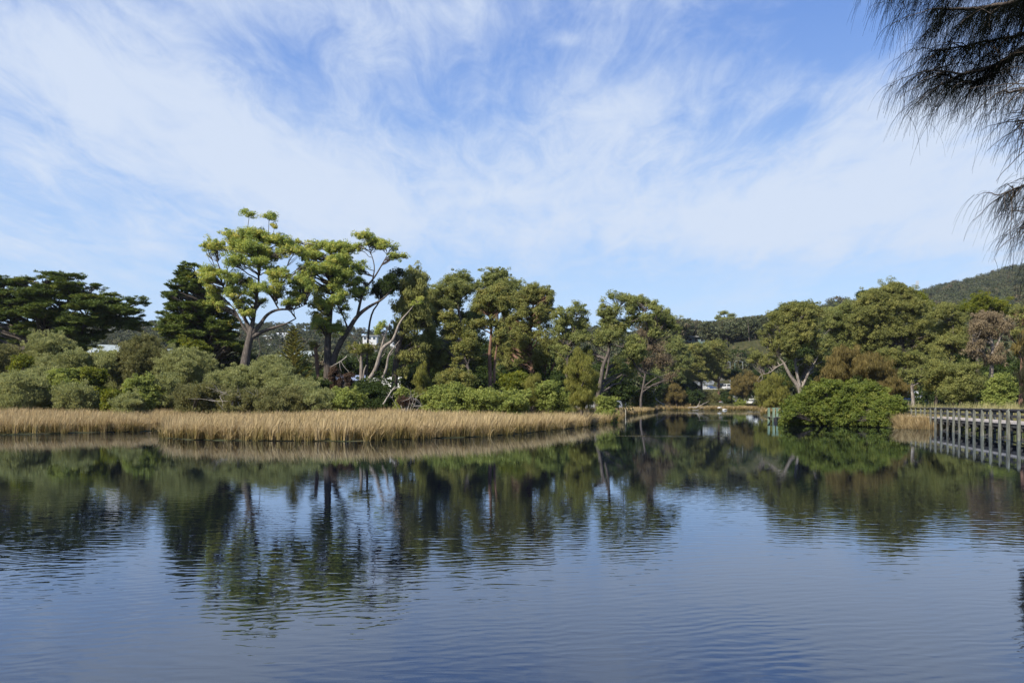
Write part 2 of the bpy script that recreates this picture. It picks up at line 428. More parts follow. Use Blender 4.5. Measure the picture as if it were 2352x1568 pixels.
def shell_pts(c, rad, n, zmin=-.45, lo=.62):
    """n points on/in an ellipsoid, few underneath, roughly even"""
    i = np.arange(n) + rng.uniform(0, 1)
    z = 1 - (i + .5) / n * (1 - zmin); z = np.clip(z, -1, 1)
    ph = i * 2.39996 + rng.uniform(0, 6)
    s = np.sqrt(1 - z * z)
    d = np.stack([s * np.cos(ph), s * np.sin(ph), z], 1) + rng.normal(size=(n, 3)) * .16
    return c + unit(d) * rng.uniform(lo, 1.0, (n, 1)) * rad

BUDGET = 1.0
def crown_build(masses, d, lobe, clump, nleaf, style, Ln, W, dens=1.0, zf=1.0, depth=.8, squash=.62, zmin=-.4, holes=0.0, bridge=1.2, puff=.55, loose=1.0):
    """masses: list of (px,py,rx,ry[,dd]) in photo pixels at distance d.  Returns quads, tones, lobe centres/radii"""
    s = d / F
    LC = []; LR = []
    masses = list(masses)
    if bridge and len(masses) > 2:
        A = np.array([(m[0], m[1]) for m in masses]); extra = []; big = np.array([m[3] > 6.5 or style == 'flat' for m in masses])
        for _ in range(int(len(masses) * bridge)):
            i = rng.integers(len(A))
            if not big[i]: continue
            dd_ = np.hypot(*(A - A[i]).T); dd_[i] = 1e9
            j = int(rng.choice(np.argsort(dd_)[:5]))
            if not big[j] or dd_[j] > 1.6 * (masses[i][2] + masses[j][2]): continue
            a, b = masses[i], masses[j]; f = rng.uniform(.35, .65)
            extra.append((a[0] * f + b[0] * (1 - f) + rng.normal() * 2, a[1] * f + b[1] * (1 - f) + 3, (a[2] + b[2]) * rng.uniform(.26, .46), (a[3] + b[3]) * rng.uniform(.3, .55), rng.uniform(-2.5, 2.5)))
        masses += extra
    for ms in masses:
        px, py, rx, ry = ms[:4]; dd = ms[4] if len(ms) > 4 else 0.0
        c = at(px, py, d + dd)
        kz = 1.0 if style == 'flat' else (1.35 if max(rx, ry) * s <= lobe * 1.15 else 1.12)
        R = np.array([rx * s, rx * s * depth, max(ry * kz, rx * (.22 if style == 'flat' else puff)) * s])
        lr = min(lobe, max(R[0], R[2]) * .75)
        if max(rx, ry) * s <= lobe * 1.15:
            if style != 'flat': c = c - np.array([0, 0, .18 * R[2]])
            if min(R) < .3 and style != 'flat': LC.append(c); LR.append(R); continue
            k = int(rng.integers(4, 7))
            if style == 'flat':
                for o in rdir(k + 1):
                    q = rng.uniform(.35, .62)
                    LC.append(c + o * R * np.array([.7, .7, 1.5])); LR.append(np.array([R[0] * q, R[1] * q, max(R[2] * .7, .2 * R[0] * q)]))
                continue
            for o in rdir(k):
                o = o * R * rng.uniform(.3, .72); q = rng.uniform(.42, .68)
                LC.append(c + o); LR.append(np.array([R[0] * q, R[1] * q, max(R[2] * q * 1.15, R[0] * q * .55)]))
            continue
        area = 4 * math.pi * ((R[0] * R[1]) ** 1.6 / 3 + (R[0] * R[2]) ** 1.6 / 3 + (R[1] * R[2]) ** 1.6 / 3) ** (1 / 1.6)
        n = max(4, int(area / (math.pi * lr * lr) * .95 * dens))
        inner = np.maximum(R - lr * .8, R * .25)
        P = shell_pts(c, inner, n, zmin, .7)
        keep = rng.uniform(0, 1, n) > holes
        P = P[keep]
        for q in P:
            k = rng.uniform(.72, 1.2)
            LC.append(q); LR.append(np.array([lr * k, lr * k, lr * k * squash * zf]))
    LC = np.array(LC); LR = np.array(LR)
    CC = []; CR = []; owner = []
    for j, (c, R) in enumerate(zip(LC, LR)):
        area = 4 * math.pi * ((R[0] * R[1]) ** 1.6 / 3 * 2 + (R[0] * R[2]) ** 1.6 / 3) ** (1 / 1.6)
        n = max(3, int(area / (clump * clump * 2.6)))
        P = shell_pts(c, np.maximum(R - clump * .45, R * .3), n, -.75 if style != 'flat' else -.5, .5)
        # ragged outline: some tufts sit loose around the lobe, some are missing
        lo = rng.uniform(size=n) < .32
        P[lo] = c + np.clip(rng.normal(size=(int(lo.sum()), 3)), -1.7, 1.7) * R * np.array([.62, .62, .66])
        P = P[rng.uniform(size=n) > loose * .22]; n = len(P)
        if n == 0: P = c[None]; n = 1
        CC.append(P); k = rng.uniform(.45, 1.3, (n, 1))
        CR.append(np.ones((n, 3)) * clump * k * np.array([1, 1, .75 if style != 'flat' else .3])); owner += [j] * n
    CC = np.concatenate(CC); CR = np.concatenate(CR); owner = np.array(owner)
    q, v = fill(CC, CR, max(6, int(nleaf * BUDGET)), style, Ln, W)
    # tones also vary slowly from lobe to lobe
    lt = rng.uniform(-.16, .16, len(LC)); v = np.clip(v + np.repeat(lt[owner], len(v) // len(owner)), 0, 1)
    return q, v, LC, LR, CC, owner

def grow_limbs(T, trunks, LC, LR, CC, owner, r_limb=.5, twig=.35, r_twig=.03, sag=.12):
    """limbs from the trunk paths to the lobes, twigs on to the clumps"""
    TP = np.concatenate([t[0] for t in trunks]); TR = np.concatenate([t[1] for t in trunks])
    for j in range(len(LC)):
        L0 = LC[j]; dv = L0 - TP; dist = np.linalg.norm(dv, axis=1)
        hor = np.hypot(dv[:, 0], dv[:, 1])
        cost = dist + 2.2 * np.maximum(0, TP[:, 2] - L0[2] + .45 * hor)
        k = int(np.argmin(cost)); a = TP[k]; ln = dist[k]
        if ln < .25: continue
        r0 = min(TR[k] * .62, .035 * ln + .03) * (r_limb / .5)
        if L0[2] - TP[k][2] < .35 * hor[k]:
            r0 *= .45
            if rng.uniform() < .75: continue
        up = np.array([0, 0, ln * (sag if rng.uniform() < .7 else -sag)]) + rng.normal(size=3) * ln * .09
        n = 7; p = bez(a, L0, up, n, ln * .018)
        T.add(p, np.linspace(r0, max(r_twig * 1.4, r0 * .28), n), 6)
        idx = np.where(owner == j)[0]
        m = int(len(idx) * twig)
        if m:
            for i in rng.choice(idx, m, replace=False):
                s0 = p[rng.integers(n // 2, n)]; e = CC[i]; l2 = np.linalg.norm(e - s0)
                T.add(bez(s0, e, rng.normal(size=3) * l2 * .12 + [0, 0, -.08 * l2], 4), [r_twig, r_twig * .8, r_twig * .6, r_twig * .3], 4)

def tree(name, label, cat, d, trunks, masses, mat, bark, style='gum', lobe=1.8, bridge=1.3, puff=.55, clump=.75, nleaf=60, Ln=.30, W=.13, dens=1.0,
         depth=.8, squash=.62, zmin=-.4, holes=0.0, loose=1.0, r_limb=.5, twig=.35, r_twig=.03, group=None, sag=.12, extra=None, base=None, crown_name='crown'):
    """trunks: list of paths [(px,py,radius_m[,dd])...] root first"""
    q, v, LC, LR, CC, ow = crown_build(masses, d, lobe, clump, nleaf, style, Ln, W, dens, 1.0, depth, squash, zmin, holes, bridge, puff, loose)
    tr = []
    for t in trunks:
        P = [at(a[0], a[1], d + (a[3] if len(a) > 3 else 0)) for a in t]
        tr.append(poly_resample(P, [a[2] for a in t], max(8, 4 * len(t))))
    b = tr[0][0][0]
    gz = hz(b[0], b[1])
    # root the first trunk in the ground
    root = np.array([b[0], b[1], gz - .3])
    if b[2] > gz - .2:
        P0, R0 = tr[0]; tr[0] = (np.concatenate([[root], P0]), np.concatenate([[R0[0] * 1.25], R0]))
    e = empty(name, (root[0], root[1], gz), label, cat, group)
    T = Tubes()
    for P0, R0 in tr: T.add(P0, R0, 9)
    if r_limb: grow_limbs(T, tr, LC, LR, CC, ow, r_limb, twig, r_twig, sag)
    link_mesh('trunk', T.mesh('trunk'), M[bark], e, True)
    link_mesh(crown_name, quad_mesh('crown', q, v), M[mat], e, True)
    return e

def shrub(label, masses, d, mat,  style='spray', lobe=1.0, clump=.5, nleaf=55, Ln=.22, W=.08, group=None, name='shrub', cat='shrub', dens=1.15, dead=0):
    top_masses = list(masses); masses = list(masses)
    for m in top_masses:
        for _ in range(2):
            a = rng.uniform(0, 6.28)
            masses.append((m[0] + math.cos(a) * m[2] * rng.uniform(.5, 1), m[1] - abs(math.sin(a)) * m[3] * rng.uniform(.2, .8), m[2] * rng.uniform(.25, .5), m[3] * rng.uniform(.3, .6)) + tuple(m[4:]))
    gy = HY + F / d * (CAMZ - ground_at(top_masses[0][0], d)[2])
    for m in top_masses:
        y = m[1] + m[3] * .8; ry = m[3] * .75
        while y < gy and ry > 4:
            masses.append((m[0] + rng.uniform(-.2, .2) * m[2], y, m[2] * rng.uniform(.8, 1.02), ry) + tuple(m[4:])); y += ry * 1.1
    q, v, LC, LR, CC, ow = crown_build(masses, d, lobe, clump, nleaf, style, Ln, W, dens, 1.0, .85, .8, -.9)
    ms = masses[0]; b = at(ms[0], ms[1], d); gz = hz(b[0], b[1])
    e = empty(name, (b[0], b[1], gz), label, cat, group)
    T = Tubes()
    for j in range(len(LC)):
        a = np.array([b[0] + rng.uniform(-.03, .03), b[1] + rng.uniform(-.03, .03), gz - .2])
        T.add(bez(a, LC[j], rng.normal(size=3) * .2, 6, .04), np.linspace(.06, .02, 6), 5)
    for j in range(dead):
        a = at(ms[0], ms[1], d - 1.5) + rng.normal(size=3) * [1.2, .2, .3]
        if j % 4 == 0: T.add(bez(np.array([b[0], b[1], gz - .2]), a, [0, -.3, .2], 5), np.linspace(.05, .02, 5), 4); a0 = a
        a = a0 if j % 4 else a
        T.add(bez(a, a + rng.normal(size=3) * [1.2, .3, .6] + [0, -.8, .5], rng.normal(size=3) * .2, 5, .03), np.linspace(.03, .008, 5), 4)
    link_mesh('stem', T.mesh('stem'), M['dead_wood' if dead else 'bark_grey'], e, True)
    link_mesh('foliage', quad_mesh('foliage', q, v), M[mat], e, True)
    return e
# ------------------------------------------------------------------ trees of the left bank
FL = dict(style='flat', Ln=.46, W=.085, clump=.55, lobe=3.2, nleaf=54, dens=1.0, squash=.3, zmin=-.9, bridge=.8)
tree('cypress', 'wide flat-topped dark cypress with layered boughs at the far left of the bank', 'tree', 128,
     [[(112, 812, .75), (104, 750, .6), (98, 700, .42), (104, 655, .15)], [(150, 808, .5), (166, 765, .42), (215, 738, .3), (280, 716, .12)], [(108, 780, .4), (60, 735, .3), (-10, 700, .15)],
      [(104, 740, .35), (150, 700, .25), (205, 675, .1)]],
     [(6,646,34,6),(53,641,28,5),(117,637,32,6),(164,640,28,4),(59,653,38,7,3),(123,653,38,7,-3),(199,657,32,5),(158,666,42,7,2),(88,674,54,9,-3),(18,682,42,9),(190,678,38,6,3),(73,691,54,9,3),
      (240,688,38,6),(205,698,52,9,-3),(317,691,26,5),(281,704,36,7),(147,712,46,10,2),(249,712,54,9,-2),(88,712,50,9,-4),(18,709,40,9,2),(306,723,32,7),(190,735,54,10,-3),(264,733,52,8),(132,738,46,10,3),
      (44,732,50,11,-2),(322,748,24,6),(164,750,50,10,-4),(6,738,36,10,3),(205,767,38,8,-2),(182,788,34,9,-3),(199,800,30,7,-2),(29,760,46,12,2),(120,768,40,10,3),(80,785,50,12,3),(-35,690,40,12),(-30,655,34,7),(-40,740,40,14),(20,790,40,10,3),(300,742,20,4)],
     'cypress', 'bark_dark', depth=1.0, twig=.12, r_limb=.6, **FL)
tree('cypress', 'dark shaggy cypress with a pointed lopsided top left of the tall bright gum', 'tree', 122,
     [[(482, 830, .6), (477, 756, .5), (472, 690, .32), (446, 620, .1)]],
     [(437,614,24,6),(430,630,28,8),(410,652,34,7),(443,653,36,10),(472,657,26,10),(400,670,28,6),(394,693,26,7),(430,690,42,11,2),(463,696,38,11,-3),(387,716,26,7),(427,716,44,13,-2),(476,723,44,15,2),
      (384,739,22,6),(417,742,44,13,3),(460,742,44,15,-3),(503,739,38,14),(384,762,26,8),(427,765,48,13,-3),(476,765,48,15,3),(522,756,34,12),(509,775,34,13),(387,779,22,7),(437,785,40,11,-2),(483,795,40,13,3),(522,788,30,11),(542,785,18,6),(443,797,30,8),(552,800,26,8),(500,700,24,10),(490,675,20,8)],
     'cypress', 'bark_dark', depth=1.0, twig=.12, r_limb=.7, **{**FL, 'squash': .42})
G = dict(style='gum', lobe=1.5, clump=.46, nleaf=56, Ln=.21, W=.085)
gA = tree('gum_tree', 'tallest bright green gum with a broad dome crown and three sprigs poking out above', 'tree', 106,
     [[(562, 838, .62), (568, 800, .52), (575, 772, .46), (578, 752, .4)], [(576, 764, .34), (560, 725, .2), (535, 690, .14), (512, 655, .08)], [(577, 758, .34), (584, 720, .24), (590, 680, .18), (596, 640, .12), (588, 575, .06)],
      [(578, 768, .34), (598, 745, .26), (614, 720, .2), (642, 709, .15), (672, 712, .1), (700, 700, .05)], [(580, 774, .32), (602, 761, .24), (630, 752, .17), (657, 744, .12), (680, 731, .07)],
      [(574, 770, .24), (556, 748, .16), (541, 712, .1), (520, 690, .06)], [(640, 709, .1), (628, 690, .08), (640, 660, .05)], [(568, 560, .05), (568, 528, .045), (573, 494, .03)], [(616, 560, .05), (617, 530, .045), (618, 498, .03)], [(632, 552, .04), (627, 535, .035), (632, 518, .025)],
      [(588, 752, .07), (597, 790, .05), (598, 812, .04), (586, 828, .025)]],
     [(531,540,29,13),(486,566,33,13),(588,540,40,13),(631,551,30,14),(575,568,42,15,-2),(542,601,34,14,-2),(486,624,32,16),(522,630,28,14,-3),(592,604,32,14,-3),(641,624,28,15,-3),(641,648,24,12,-3),
      (681,643,26,14,-1),(674,578,38,18),(657,560,30,12,2),(615,657,26,12,-3),(575,657,26,12,-2),(536,670,26,12,-2),(493,663,24,12),(509,700,14,12),(569,714,18,8,-2),(707,617,22,16),(717,640,20,14),(560,640,26,12,3),(615,590,34,16,3),(540,575,28,14,3),(690,688,20,11,-1),(662,690,20,10,-2),(705,660,18,12),(640,676,18,10,2),(500,690,20,10,1),(470,640,16,9),(556,690,18,9,2),(600,690,16,8,2),
      (573,489,20,5),(618,494,21,5),(631,515,13,6)],
     'gum_bright', 'bark_grey', twig=.6, r_twig=.035, r_limb=.62, depth=.95, squash=.55, zmin=-.15, dens=.82, holes=.1, puff=.52, bridge=1.3, loose=1.6, **G)
tree('gum_tree', 'bright green gum with twin dark leaning trunks right of the tallest gum', 'tree', 110,
     [[(752, 892, .62), (753, 840, .55), (752, 785, .46), (758, 725, .34), (764, 670, .2), (770, 600, .08)], [(757, 872, .5), (770, 806, .42), (802, 755, .34), (820, 725, .28), (850, 702, .2), (880, 688, .12), (900, 664, .07)],
      [(820, 728, .2), (834, 665, .16), (858, 641, .12), (876, 610, .09), (890, 585, .05)], [(856, 641, .1), (862, 610, .07), (846, 565, .045), (842, 550, .03)], [(800, 757, .14), (790, 730, .1), (776, 700, .06)]],
     [(747,564,29,12),(783,567,29,12),(697,567,26,12),(683,552,10,4),(724,587,34,14,-2),(780,600,34,14,-2),(826,607,26,15),(796,630,34,17,-2),(753,620,32,16,-3),(816,646,28,16),(780,653,28,15,-2),(711,630,26,16),
      (773,674,28,15,-3),(753,692,24,13,-3),(823,670,24,14),(740,663,22,12),(730,719,22,14),(763,755,34,20),(730,745,20,14,2),(842,544,30,10),(875,557,27,10),(903,561,15,9),(926,583,15,8),(899,587,20,7),(800,575,24,12,3),(725,690,20,14,2),(790,710,18,12)],
     'gum_bright', 'bark_dark', twig=.5, r_limb=.6, depth=.95, squash=.55, zmin=-.2, dens=.85, holes=.08, puff=.54, bridge=1.3, loose=1.5, **G)
tree('gum_tree', 'dark green leafy gum limb clusters tucked behind the bare spray of the twin-trunked gum', 'tree', 113,
     [[(842, 880, .2), (844, 790, .16), (851, 719, .13), (875, 690, .09), (890, 640, .05)]],
     [(908,620,21,13),(885,659,36,19),(868,668,22,12,2),(900,640,20,12,-1)], 'gum_dark', 'bark_dark', twig=.2, **G)
tree('gum_tree', 'weeping grey-brown gum with drooping dark foliage beside the white leaning trunk', 'tree', 114,
     [[(905, 902, .5), (910, 817, .42), (922, 768, .34), (930, 690, .2), (942, 640, .08)], [(918, 775, .2), (950, 730, .12), (965, 680, .06)]],
     [(945,632,30,15),(978,633,13,10),(935,659,30,17),(961,673,30,19),(918,706,30,20),(961,712,32,20),(938,745,34,22),(941,785,36,24,2),(935,818,32,22),(922,846,26,16),(985,745,20,20),(905,760,20,18,2),(975,790,20,24,2)],
     'gum_olive', 'bark_dark', style='droop', lobe=1.5, clump=.62, nleaf=56, Ln=.34, W=.09, dens=.9, depth=.9, squash=.9, zmin=-.7, holes=.12, twig=.35)
tree('gum_tree', 'nearly leafless gum with a long white trunk leaning to the right', 'tree', 107,
     [[(836, 884, .3), (862, 854, .27), (875, 804, .24), (887, 791, .22), (903, 784, .2), (918, 738, .15), (941, 714, .08), (958, 690, .03)], [(872, 815, .18), (882, 775, .12), (896, 742, .07)],
      [(868, 884, .2), (888, 850, .17), (891, 817, .13), (903, 800, .09), (918, 782, .05)], [(891, 822, .08), (899, 812, .05), (904, 806, .03)], [(866, 845, .1), (872, 825, .07), (884, 812, .05)], [(862, 800, .06), (852, 787, .045), (838, 771, .03)]],
     [(872,745,15,12),(958,690,12,9),(868,760,8,6)], 'gum_bright', 'bark_pale', twig=.3, **G)
tree('young_gum_tree', 'short young gum with bright leaf tufts and a pale forked trunk before the blue awning', 'tree', 108,
     [[(829, 884, .26), (830, 840, .22), (829, 801, .14), (826, 785, .06)], [(832, 884, .16), (836, 850, .12), (842, 838, .06)]],
     [(812,795,14,10),(836,792,23,11),(850,800,13,9),(822,806,16,9)], 'gum_green', 'bark_pale', twig=.3, **G)
tree('pollarded_tree', 'lopped trunk topped by a small round green tuft near the norfolk pine', 'tree', 112,
     [[(730, 862, .26), (727, 817, .26), (724, 795, .2), (728, 786, .12)], [(725, 822, .12), (719, 815, .1)], [(727, 800, .12), (734, 792, .08)]],
     [(721,790,11,8),(716,796,6,6)], 'gum_green', 'bark_red', style='round', lobe=.8, clump=.35, nleaf=60, Ln=.16, W=.08, twig=0)
# norfolk pine: whorls of level boughs
def norfolk(d):
    base = ground_at(672, d); top = at(674, 751, d); H = top[2] - base[2]
    e = empty('norfolk_pine', base, 'small symmetrical norfolk pine with tiers of level boughs on the left bank', 'tree')
    T = Tubes(); T.add(np.array([base - [0, 0, .3], (base + top) / 2, top]), [.2, .12, .03], 8)
    Q = []; VV = []
    tiers = 17
    for k in range(tiers):
        f = k / (tiers - 1); z = base[2] + H * (.12 + .86 * f); Lr = 3.0 * (1 - f) ** .85 + .25
        for j in range(9):
            a = j * 2 * math.pi / 9 + k * .35 + rng.uniform(-.12, .12); ln = Lr * rng.uniform(.85, 1.1)
            o = np.array([top[0], top[1], z]); t = np.array([math.cos(a), math.sin(a), .32 + .3 * f])
            p = np.array([o, o + t * ln * .5, o + t * ln + [0, 0, ln * .1]])
            T.add(p, [.035, .025, .01], 4)
            n = int(70 * ln); s = rng.uniform(.12, 1, n)
            c = o + t * ln * s[:, None] + np.array([0, 0, 1]) * (ln * .1 * s * s)[:, None]
            side = np.array([-t[1], t[0], 0]); sg = rng.choice([-1, 1], n)[:, None]
            ax = side * sg * .8 + t * .7 + np.array([0, 0, .35]) + rdir(n) * .2
            c = c + unit(ax) * .16
            Q.append(leaf_quads(c, ax, rdir(n) + [0, 0, .6], rng.uniform(.28, .45, n), rng.uniform(.07, .12, n))); VV.append(np.clip(rng.uniform(.3, .9) + rng.uniform(-.25, .25, n), 0, 1))
    link_mesh('trunk', T.mesh('trunk'), M['bark_dark'], e, True)
    link_mesh('crown', quad_mesh('crown', np.concatenate(Q), np.concatenate(VV)), M['gum_green'], e, True)
norfolk(128)
# the gum grove in the middle
GG = dict(lobe=1.45, clump=.5, nleaf=62, Ln=.21, W=.09, depth=.9, squash=.85, twig=.3)
tree('gum_tree', 'grey-green gum at the left end of the middle grove beside the weeping gum', 'tree', 120,
     [[(1062, 905, .4), (1060, 820, .34), (1058, 740, .26), (1050, 690, .15), (1040, 650, .06)], [(1060, 800, .2), (1030, 740, .14), (1010, 700, .06)]],
     [(1034,643,27,13),(1067,640,27,13),(1087,655,20,12),(1025,665,26,14),(1055,670,32,16),(1003,673,24,14),(1045,698,32,18,2),(1012,698,26,18),(998,728,24,20),(992,766,22,24),(1017,799,28,22,2),(1060,730,30,18,3),(1000,820,24,20,2),(1030,765,26,20,3),(1012,850,24,18,1),(1048,800,22,18,2)],
     'gum_grey', 'bark_grey', style='gum', zmin=-.5, dens=.95, holes=.05, **GG)
tree('gum_tree', 'highest grey-green gum at the back of the middle grove', 'tree', 135,
     [[(1140, 890, .4), (1142, 780, .32), (1142, 690, .2), (1138, 632, .06)]],
     [(1135,622,16,10),(1161,632,14,12),(1130,640,28,13),(1152,651,28,14),(1111,646,20,11),(1179,657,24,13),(1150,680,50,24,2),(1190,690,34,24,2),(1120,700,40,26,3)],
     'gum_grey', 'bark_grey', style='gum', zmin=-.5, dens=1.0, **GG)
tree('gum_tree', 'bright green gum with stacked rounded puffs at the front of the middle grove', 'tree', 108,
     [[(1127, 902, .3), (1126, 865, .27), (1124, 810, .22), (1130, 760, .17), (1122, 715, .1), (1130, 680, .05)], [(1136, 880, .2), (1135, 840, .16), (1142, 790, .1), (1150, 755, .05)], [(1124, 812, .1), (1105, 815, .07), (1085, 827, .04)]],
     [(1108,667,18,10),(1138,669,23,12),(1163,684,15,10),(1113,686,24,11),(1145,690,22,11,-1),(1133,710,24,11),(1154,714,18,10),(1091,700,14,11),(1130,744,23,12,-1),(1152,752,18,12,-1),(1152,773,18,11,-1),(1098,744,20,12),(1170,700,14,9)],
     'gum_green', 'bark_red', style='round', lobe=1.0, clump=.5, nleaf=58, Ln=.22, W=.12, depth=.9, squash=.75, twig=.45, zmin=-.3)
tree('gum_tree', 'low bright green gum with several puffs at the grove front left', 'tree', 104,
     [[(1080, 895, .22), (1078, 850, .18), (1067, 820, .13), (1062, 780, .1), (1040, 745, .05)], [(1074, 838, .1), (1084, 805, .07), (1084, 780, .04)]],
     [(1031,728,25,13),(1040,744,22,12),(1062,745,16,10),(1080,772,22,15),(1058,799,22,12),(1086,810,20,12),(1050,824,16,13),(1066,760,18,10,2)],
     'gum_green', 'bark_grey', style='round', lobe=1.0, clump=.5, nleaf=58, Ln=.22, W=.12, depth=.9, squash=.75, twig=.4, zmin=-.3)
tree('gum_tree', 'olive gum with a dense rounded crown forming the right shoulder of the middle grove', 'tree', 118,
     [[(1225, 900, .4), (1222, 830, .34), (1215, 760, .25), (1225, 700, .12)], [(1266, 850, .2), (1276, 827, .17), (1288, 808, .1), (1296, 780, .05)], [(1250, 880, .14), (1253, 845, .12), (1258, 810, .06)]],
     [(1193,670,20,13),(1229,660,25,12),(1244,666,22,12),(1262,672,14,12),(1264,686,12,12),(1223,684,28,16),(1245,698,24,15),(1190,698,28,18),(1209,717,26,15),(1240,718,24,14),(1223,739,26,15),(1193,752,24,18,-1),(1201,777,22,15,-2),(1234,763,22,13,-1),
      (1273,788,20,12,-2),(1242,802,18,12,-2),(1253,821,14,12,-2),(1165,740,20,24,2),(1262,745,18,20,2),(1270,718,12,14),(1210,805,24,16,1),(1175,800,20,18,2),(1230,835,22,14,1),(1258,780,18,16,1),(1190,830,18,12,0)],
     'gum_olive', 'bark_red', style='gum', zmin=-.5, dens=1.0, **GG)
tree('gum_tree', 'shaded grey-green gum low between the bright puffed gum and the left grove gum', 'tree', 126,
     [[(1092, 905, .25), (1092, 840, .2), (1090, 780, .14), (1092, 720, .05)]],
     [(1092,706,22,12),(1078,722,20,12),(1100,735,22,14),(1085,750,22,14),(1070,775,20,14),(1100,775,22,14),(1085,800,22,14),(1105,815,20,14),(1070,830,22,14),(1098,845,22,12)], 'gum_grey', 'bark_grey', style='gum', zmin=-.6, dens=1.0, **GG)
tree('gum_tree', 'shaded olive gum hanging low behind the trunks in the middle of the grove', 'tree', 124,
     [[(1160, 905, .25), (1160, 840, .2), (1162, 790, .14), (1160, 740, .05)]],
     [(1165,725,22,14),(1178,750,22,14),(1158,765,22,14),(1172,790,22,14),(1150,805,22,14),(1168,825,22,14),(1140,790,16,12),(1150,845,20,12),(1185,812,18,12)], 'gum_olive', 'bark_grey', style='droop', zmin=-.6, dens=1.0, **GG)
tree('gum_tree', 'drooping grey-brown gum filling the gap right of the weeping gum', 'tree', 120,
     [[(985, 905, .25), (984, 840, .2), (982, 780, .14), (984, 700, .05)]],
     [(985,672,18,12),(975,690,20,14),(995,700,18,14),(985,720,22,16),(972,740,20,14),(995,760,20,16),(978,785,22,16),(962,810,20,16),(990,815,22,16),(975,840,22,14)], 'gum_olive', 'bark_grey', style='droop', zmin=-.6, dens=1.0, holes=.1, **GG)
tree('gum_tree', 'slender grey-green gum between the middle grove and the leaning river gum', 'tree', 112,
     [[(1301, 895, .22), (1302, 850, .2), (1306, 795, .16), (1318, 755, .12), (1328, 715, .05)], [(1306, 800, .1), (1300, 760, .08), (1290, 720, .04)]],
     [(1327,706,20,14),(1342,723,14,12),(1316,728,18,14),(1333,740,17,12),(1292,710,15,8),(1278,728,16,13),(1294,735,20,12),(1292,756,22,14),(1305,772,20,11),(1347,772,18,10),(1278,765,16,16,2),(1318,760,16,14,2),(1285,800,20,16,1),(1308,820,18,14,1),(1290,835,16,12,1)],
     'gum_grey', 'bark_grey', style='gum', zmin=-.5, dens=1.0, **GG)
tree('gum_tree', 'big river gum on a leaning pale trunk where the reeds meet the channel', 'tree', 112,
     [[(1371, 922, .34), (1376, 895, .3), (1381, 868, .28), (1384, 842, .26), (1395, 818, .23), (1400, 800, .2), (1402, 760, .14), (1420, 710, .06)], [(1396, 812, .14), (1383, 804, .11), (1368, 793, .08), (1356, 787, .04)],
      [(1390, 870, .16), (1398, 835, .14), (1400, 800, .1)], [(1402, 772, .14), (1440, 745, .1), (1480, 715, .05)], [(1400, 790, .14), (1440, 800, .1), (1490, 790, .06)], [(1454, 826, .14), (1463, 848, .12), (1487, 857, .08), (1510, 862, .04), (1520, 872, .02)]],
     [(1413,680,23,9),(1436,685,22,10),(1454,690,20,10),(1385,696,10,8),(1378,715,15,11),(1402,722,22,12),(1454,710,24,14),(1463,728,26,14),(1468,683,20,9,2),(1486,690,17,10,2),(1504,699,15,12,2),(1506,722,26,15,2),(1530,720,19,12,2),(1543,730,11,8),
      (1530,740,26,14,2),(1511,747,26,14),(1549,752,18,12),(1428,740,26,14),(1409,752,24,14),(1390,749,18,13),(1378,765,18,12),(1392,780,22,13),(1423,766,22,12),(1449,775,23,14),(1463,794,24,14,-1),(1435,804,22,12,-1),(1473,809,16,12,-1),(1344,774,15,9),(1490,760,24,16,3),(1420,830,20,12,2),(1455,825,22,13,2),(1440,855,20,12,3),(1350,800,14,10,2)],
     'gum_grey', 'bark_grey', style='gum', zmin=-.4, dens=.9, holes=.06, r_limb=.6, **{**GG, 'twig': .45})
tree('gum_tree', 'half-bare gum with brown dying foliage behind the leaning river gum', 'tree', 208,
     [[(1472, 915, .3), (1484, 850, .25), (1492, 790, .18), (1500, 740, .08)], [(1484, 850, .12), (1520, 820, .08), (1545, 800, .04)]],
     [(1487,774,30,26),(1518,829,32,24),(1450,830,24,18),(1500,800,30,20),(1478,745,20,16),(1530,860,20,14)],
     'gum_brown', 'bark_grey', style='gum', zmin=-.5, holes=.3, dens=.8, lobe=2.4, clump=1.1, nleaf=34, Ln=.45, W=.2, depth=.9, squash=.8, twig=.6, r_twig=.06)
GD = dict(lobe=2.6, clump=1.2, nleaf=50, Ln=.52, W=.24, depth=.9, squash=.85, twig=.2)
tree('gum_tree', 'dark grey-green gum hanging over the left side of the far channel', 'tree', 296,
     [[(1538, 925, .4), (1536, 870, .34), (1540, 820, .2), (1550, 785, .08)]],
     [(1523,776,28,14),(1549,784,26,14),(1535,808,30,16),(1560,805,26,16),(1563,827,30,15),(1542,834,26,18),(1515,850,30,20,5),(1545,862,26,16),(1500,880,26,18,8)],
     'gum_grey', 'bark_red', style='gum', zmin=-.6, dens=1.0, **GD)
tree('gum_tree', 'mid green gum standing above the parked cars by the road, left of the lamp post', 'tree', 312,
     [[(1612, 905, .45), (1611, 875, .4), (1606, 840, .28), (1598, 800, .1)]],
     [(1594,806,28,15),(1587,836,28,16),(1578,858,28,13),(1618,804,22,14),(1606,865,24,9),(1600,797,18,8),(1570,870,16,10,4)],
     'gum_green', 'bark_grey', style='gum', zmin=-.6, dens=1.0, **GD)
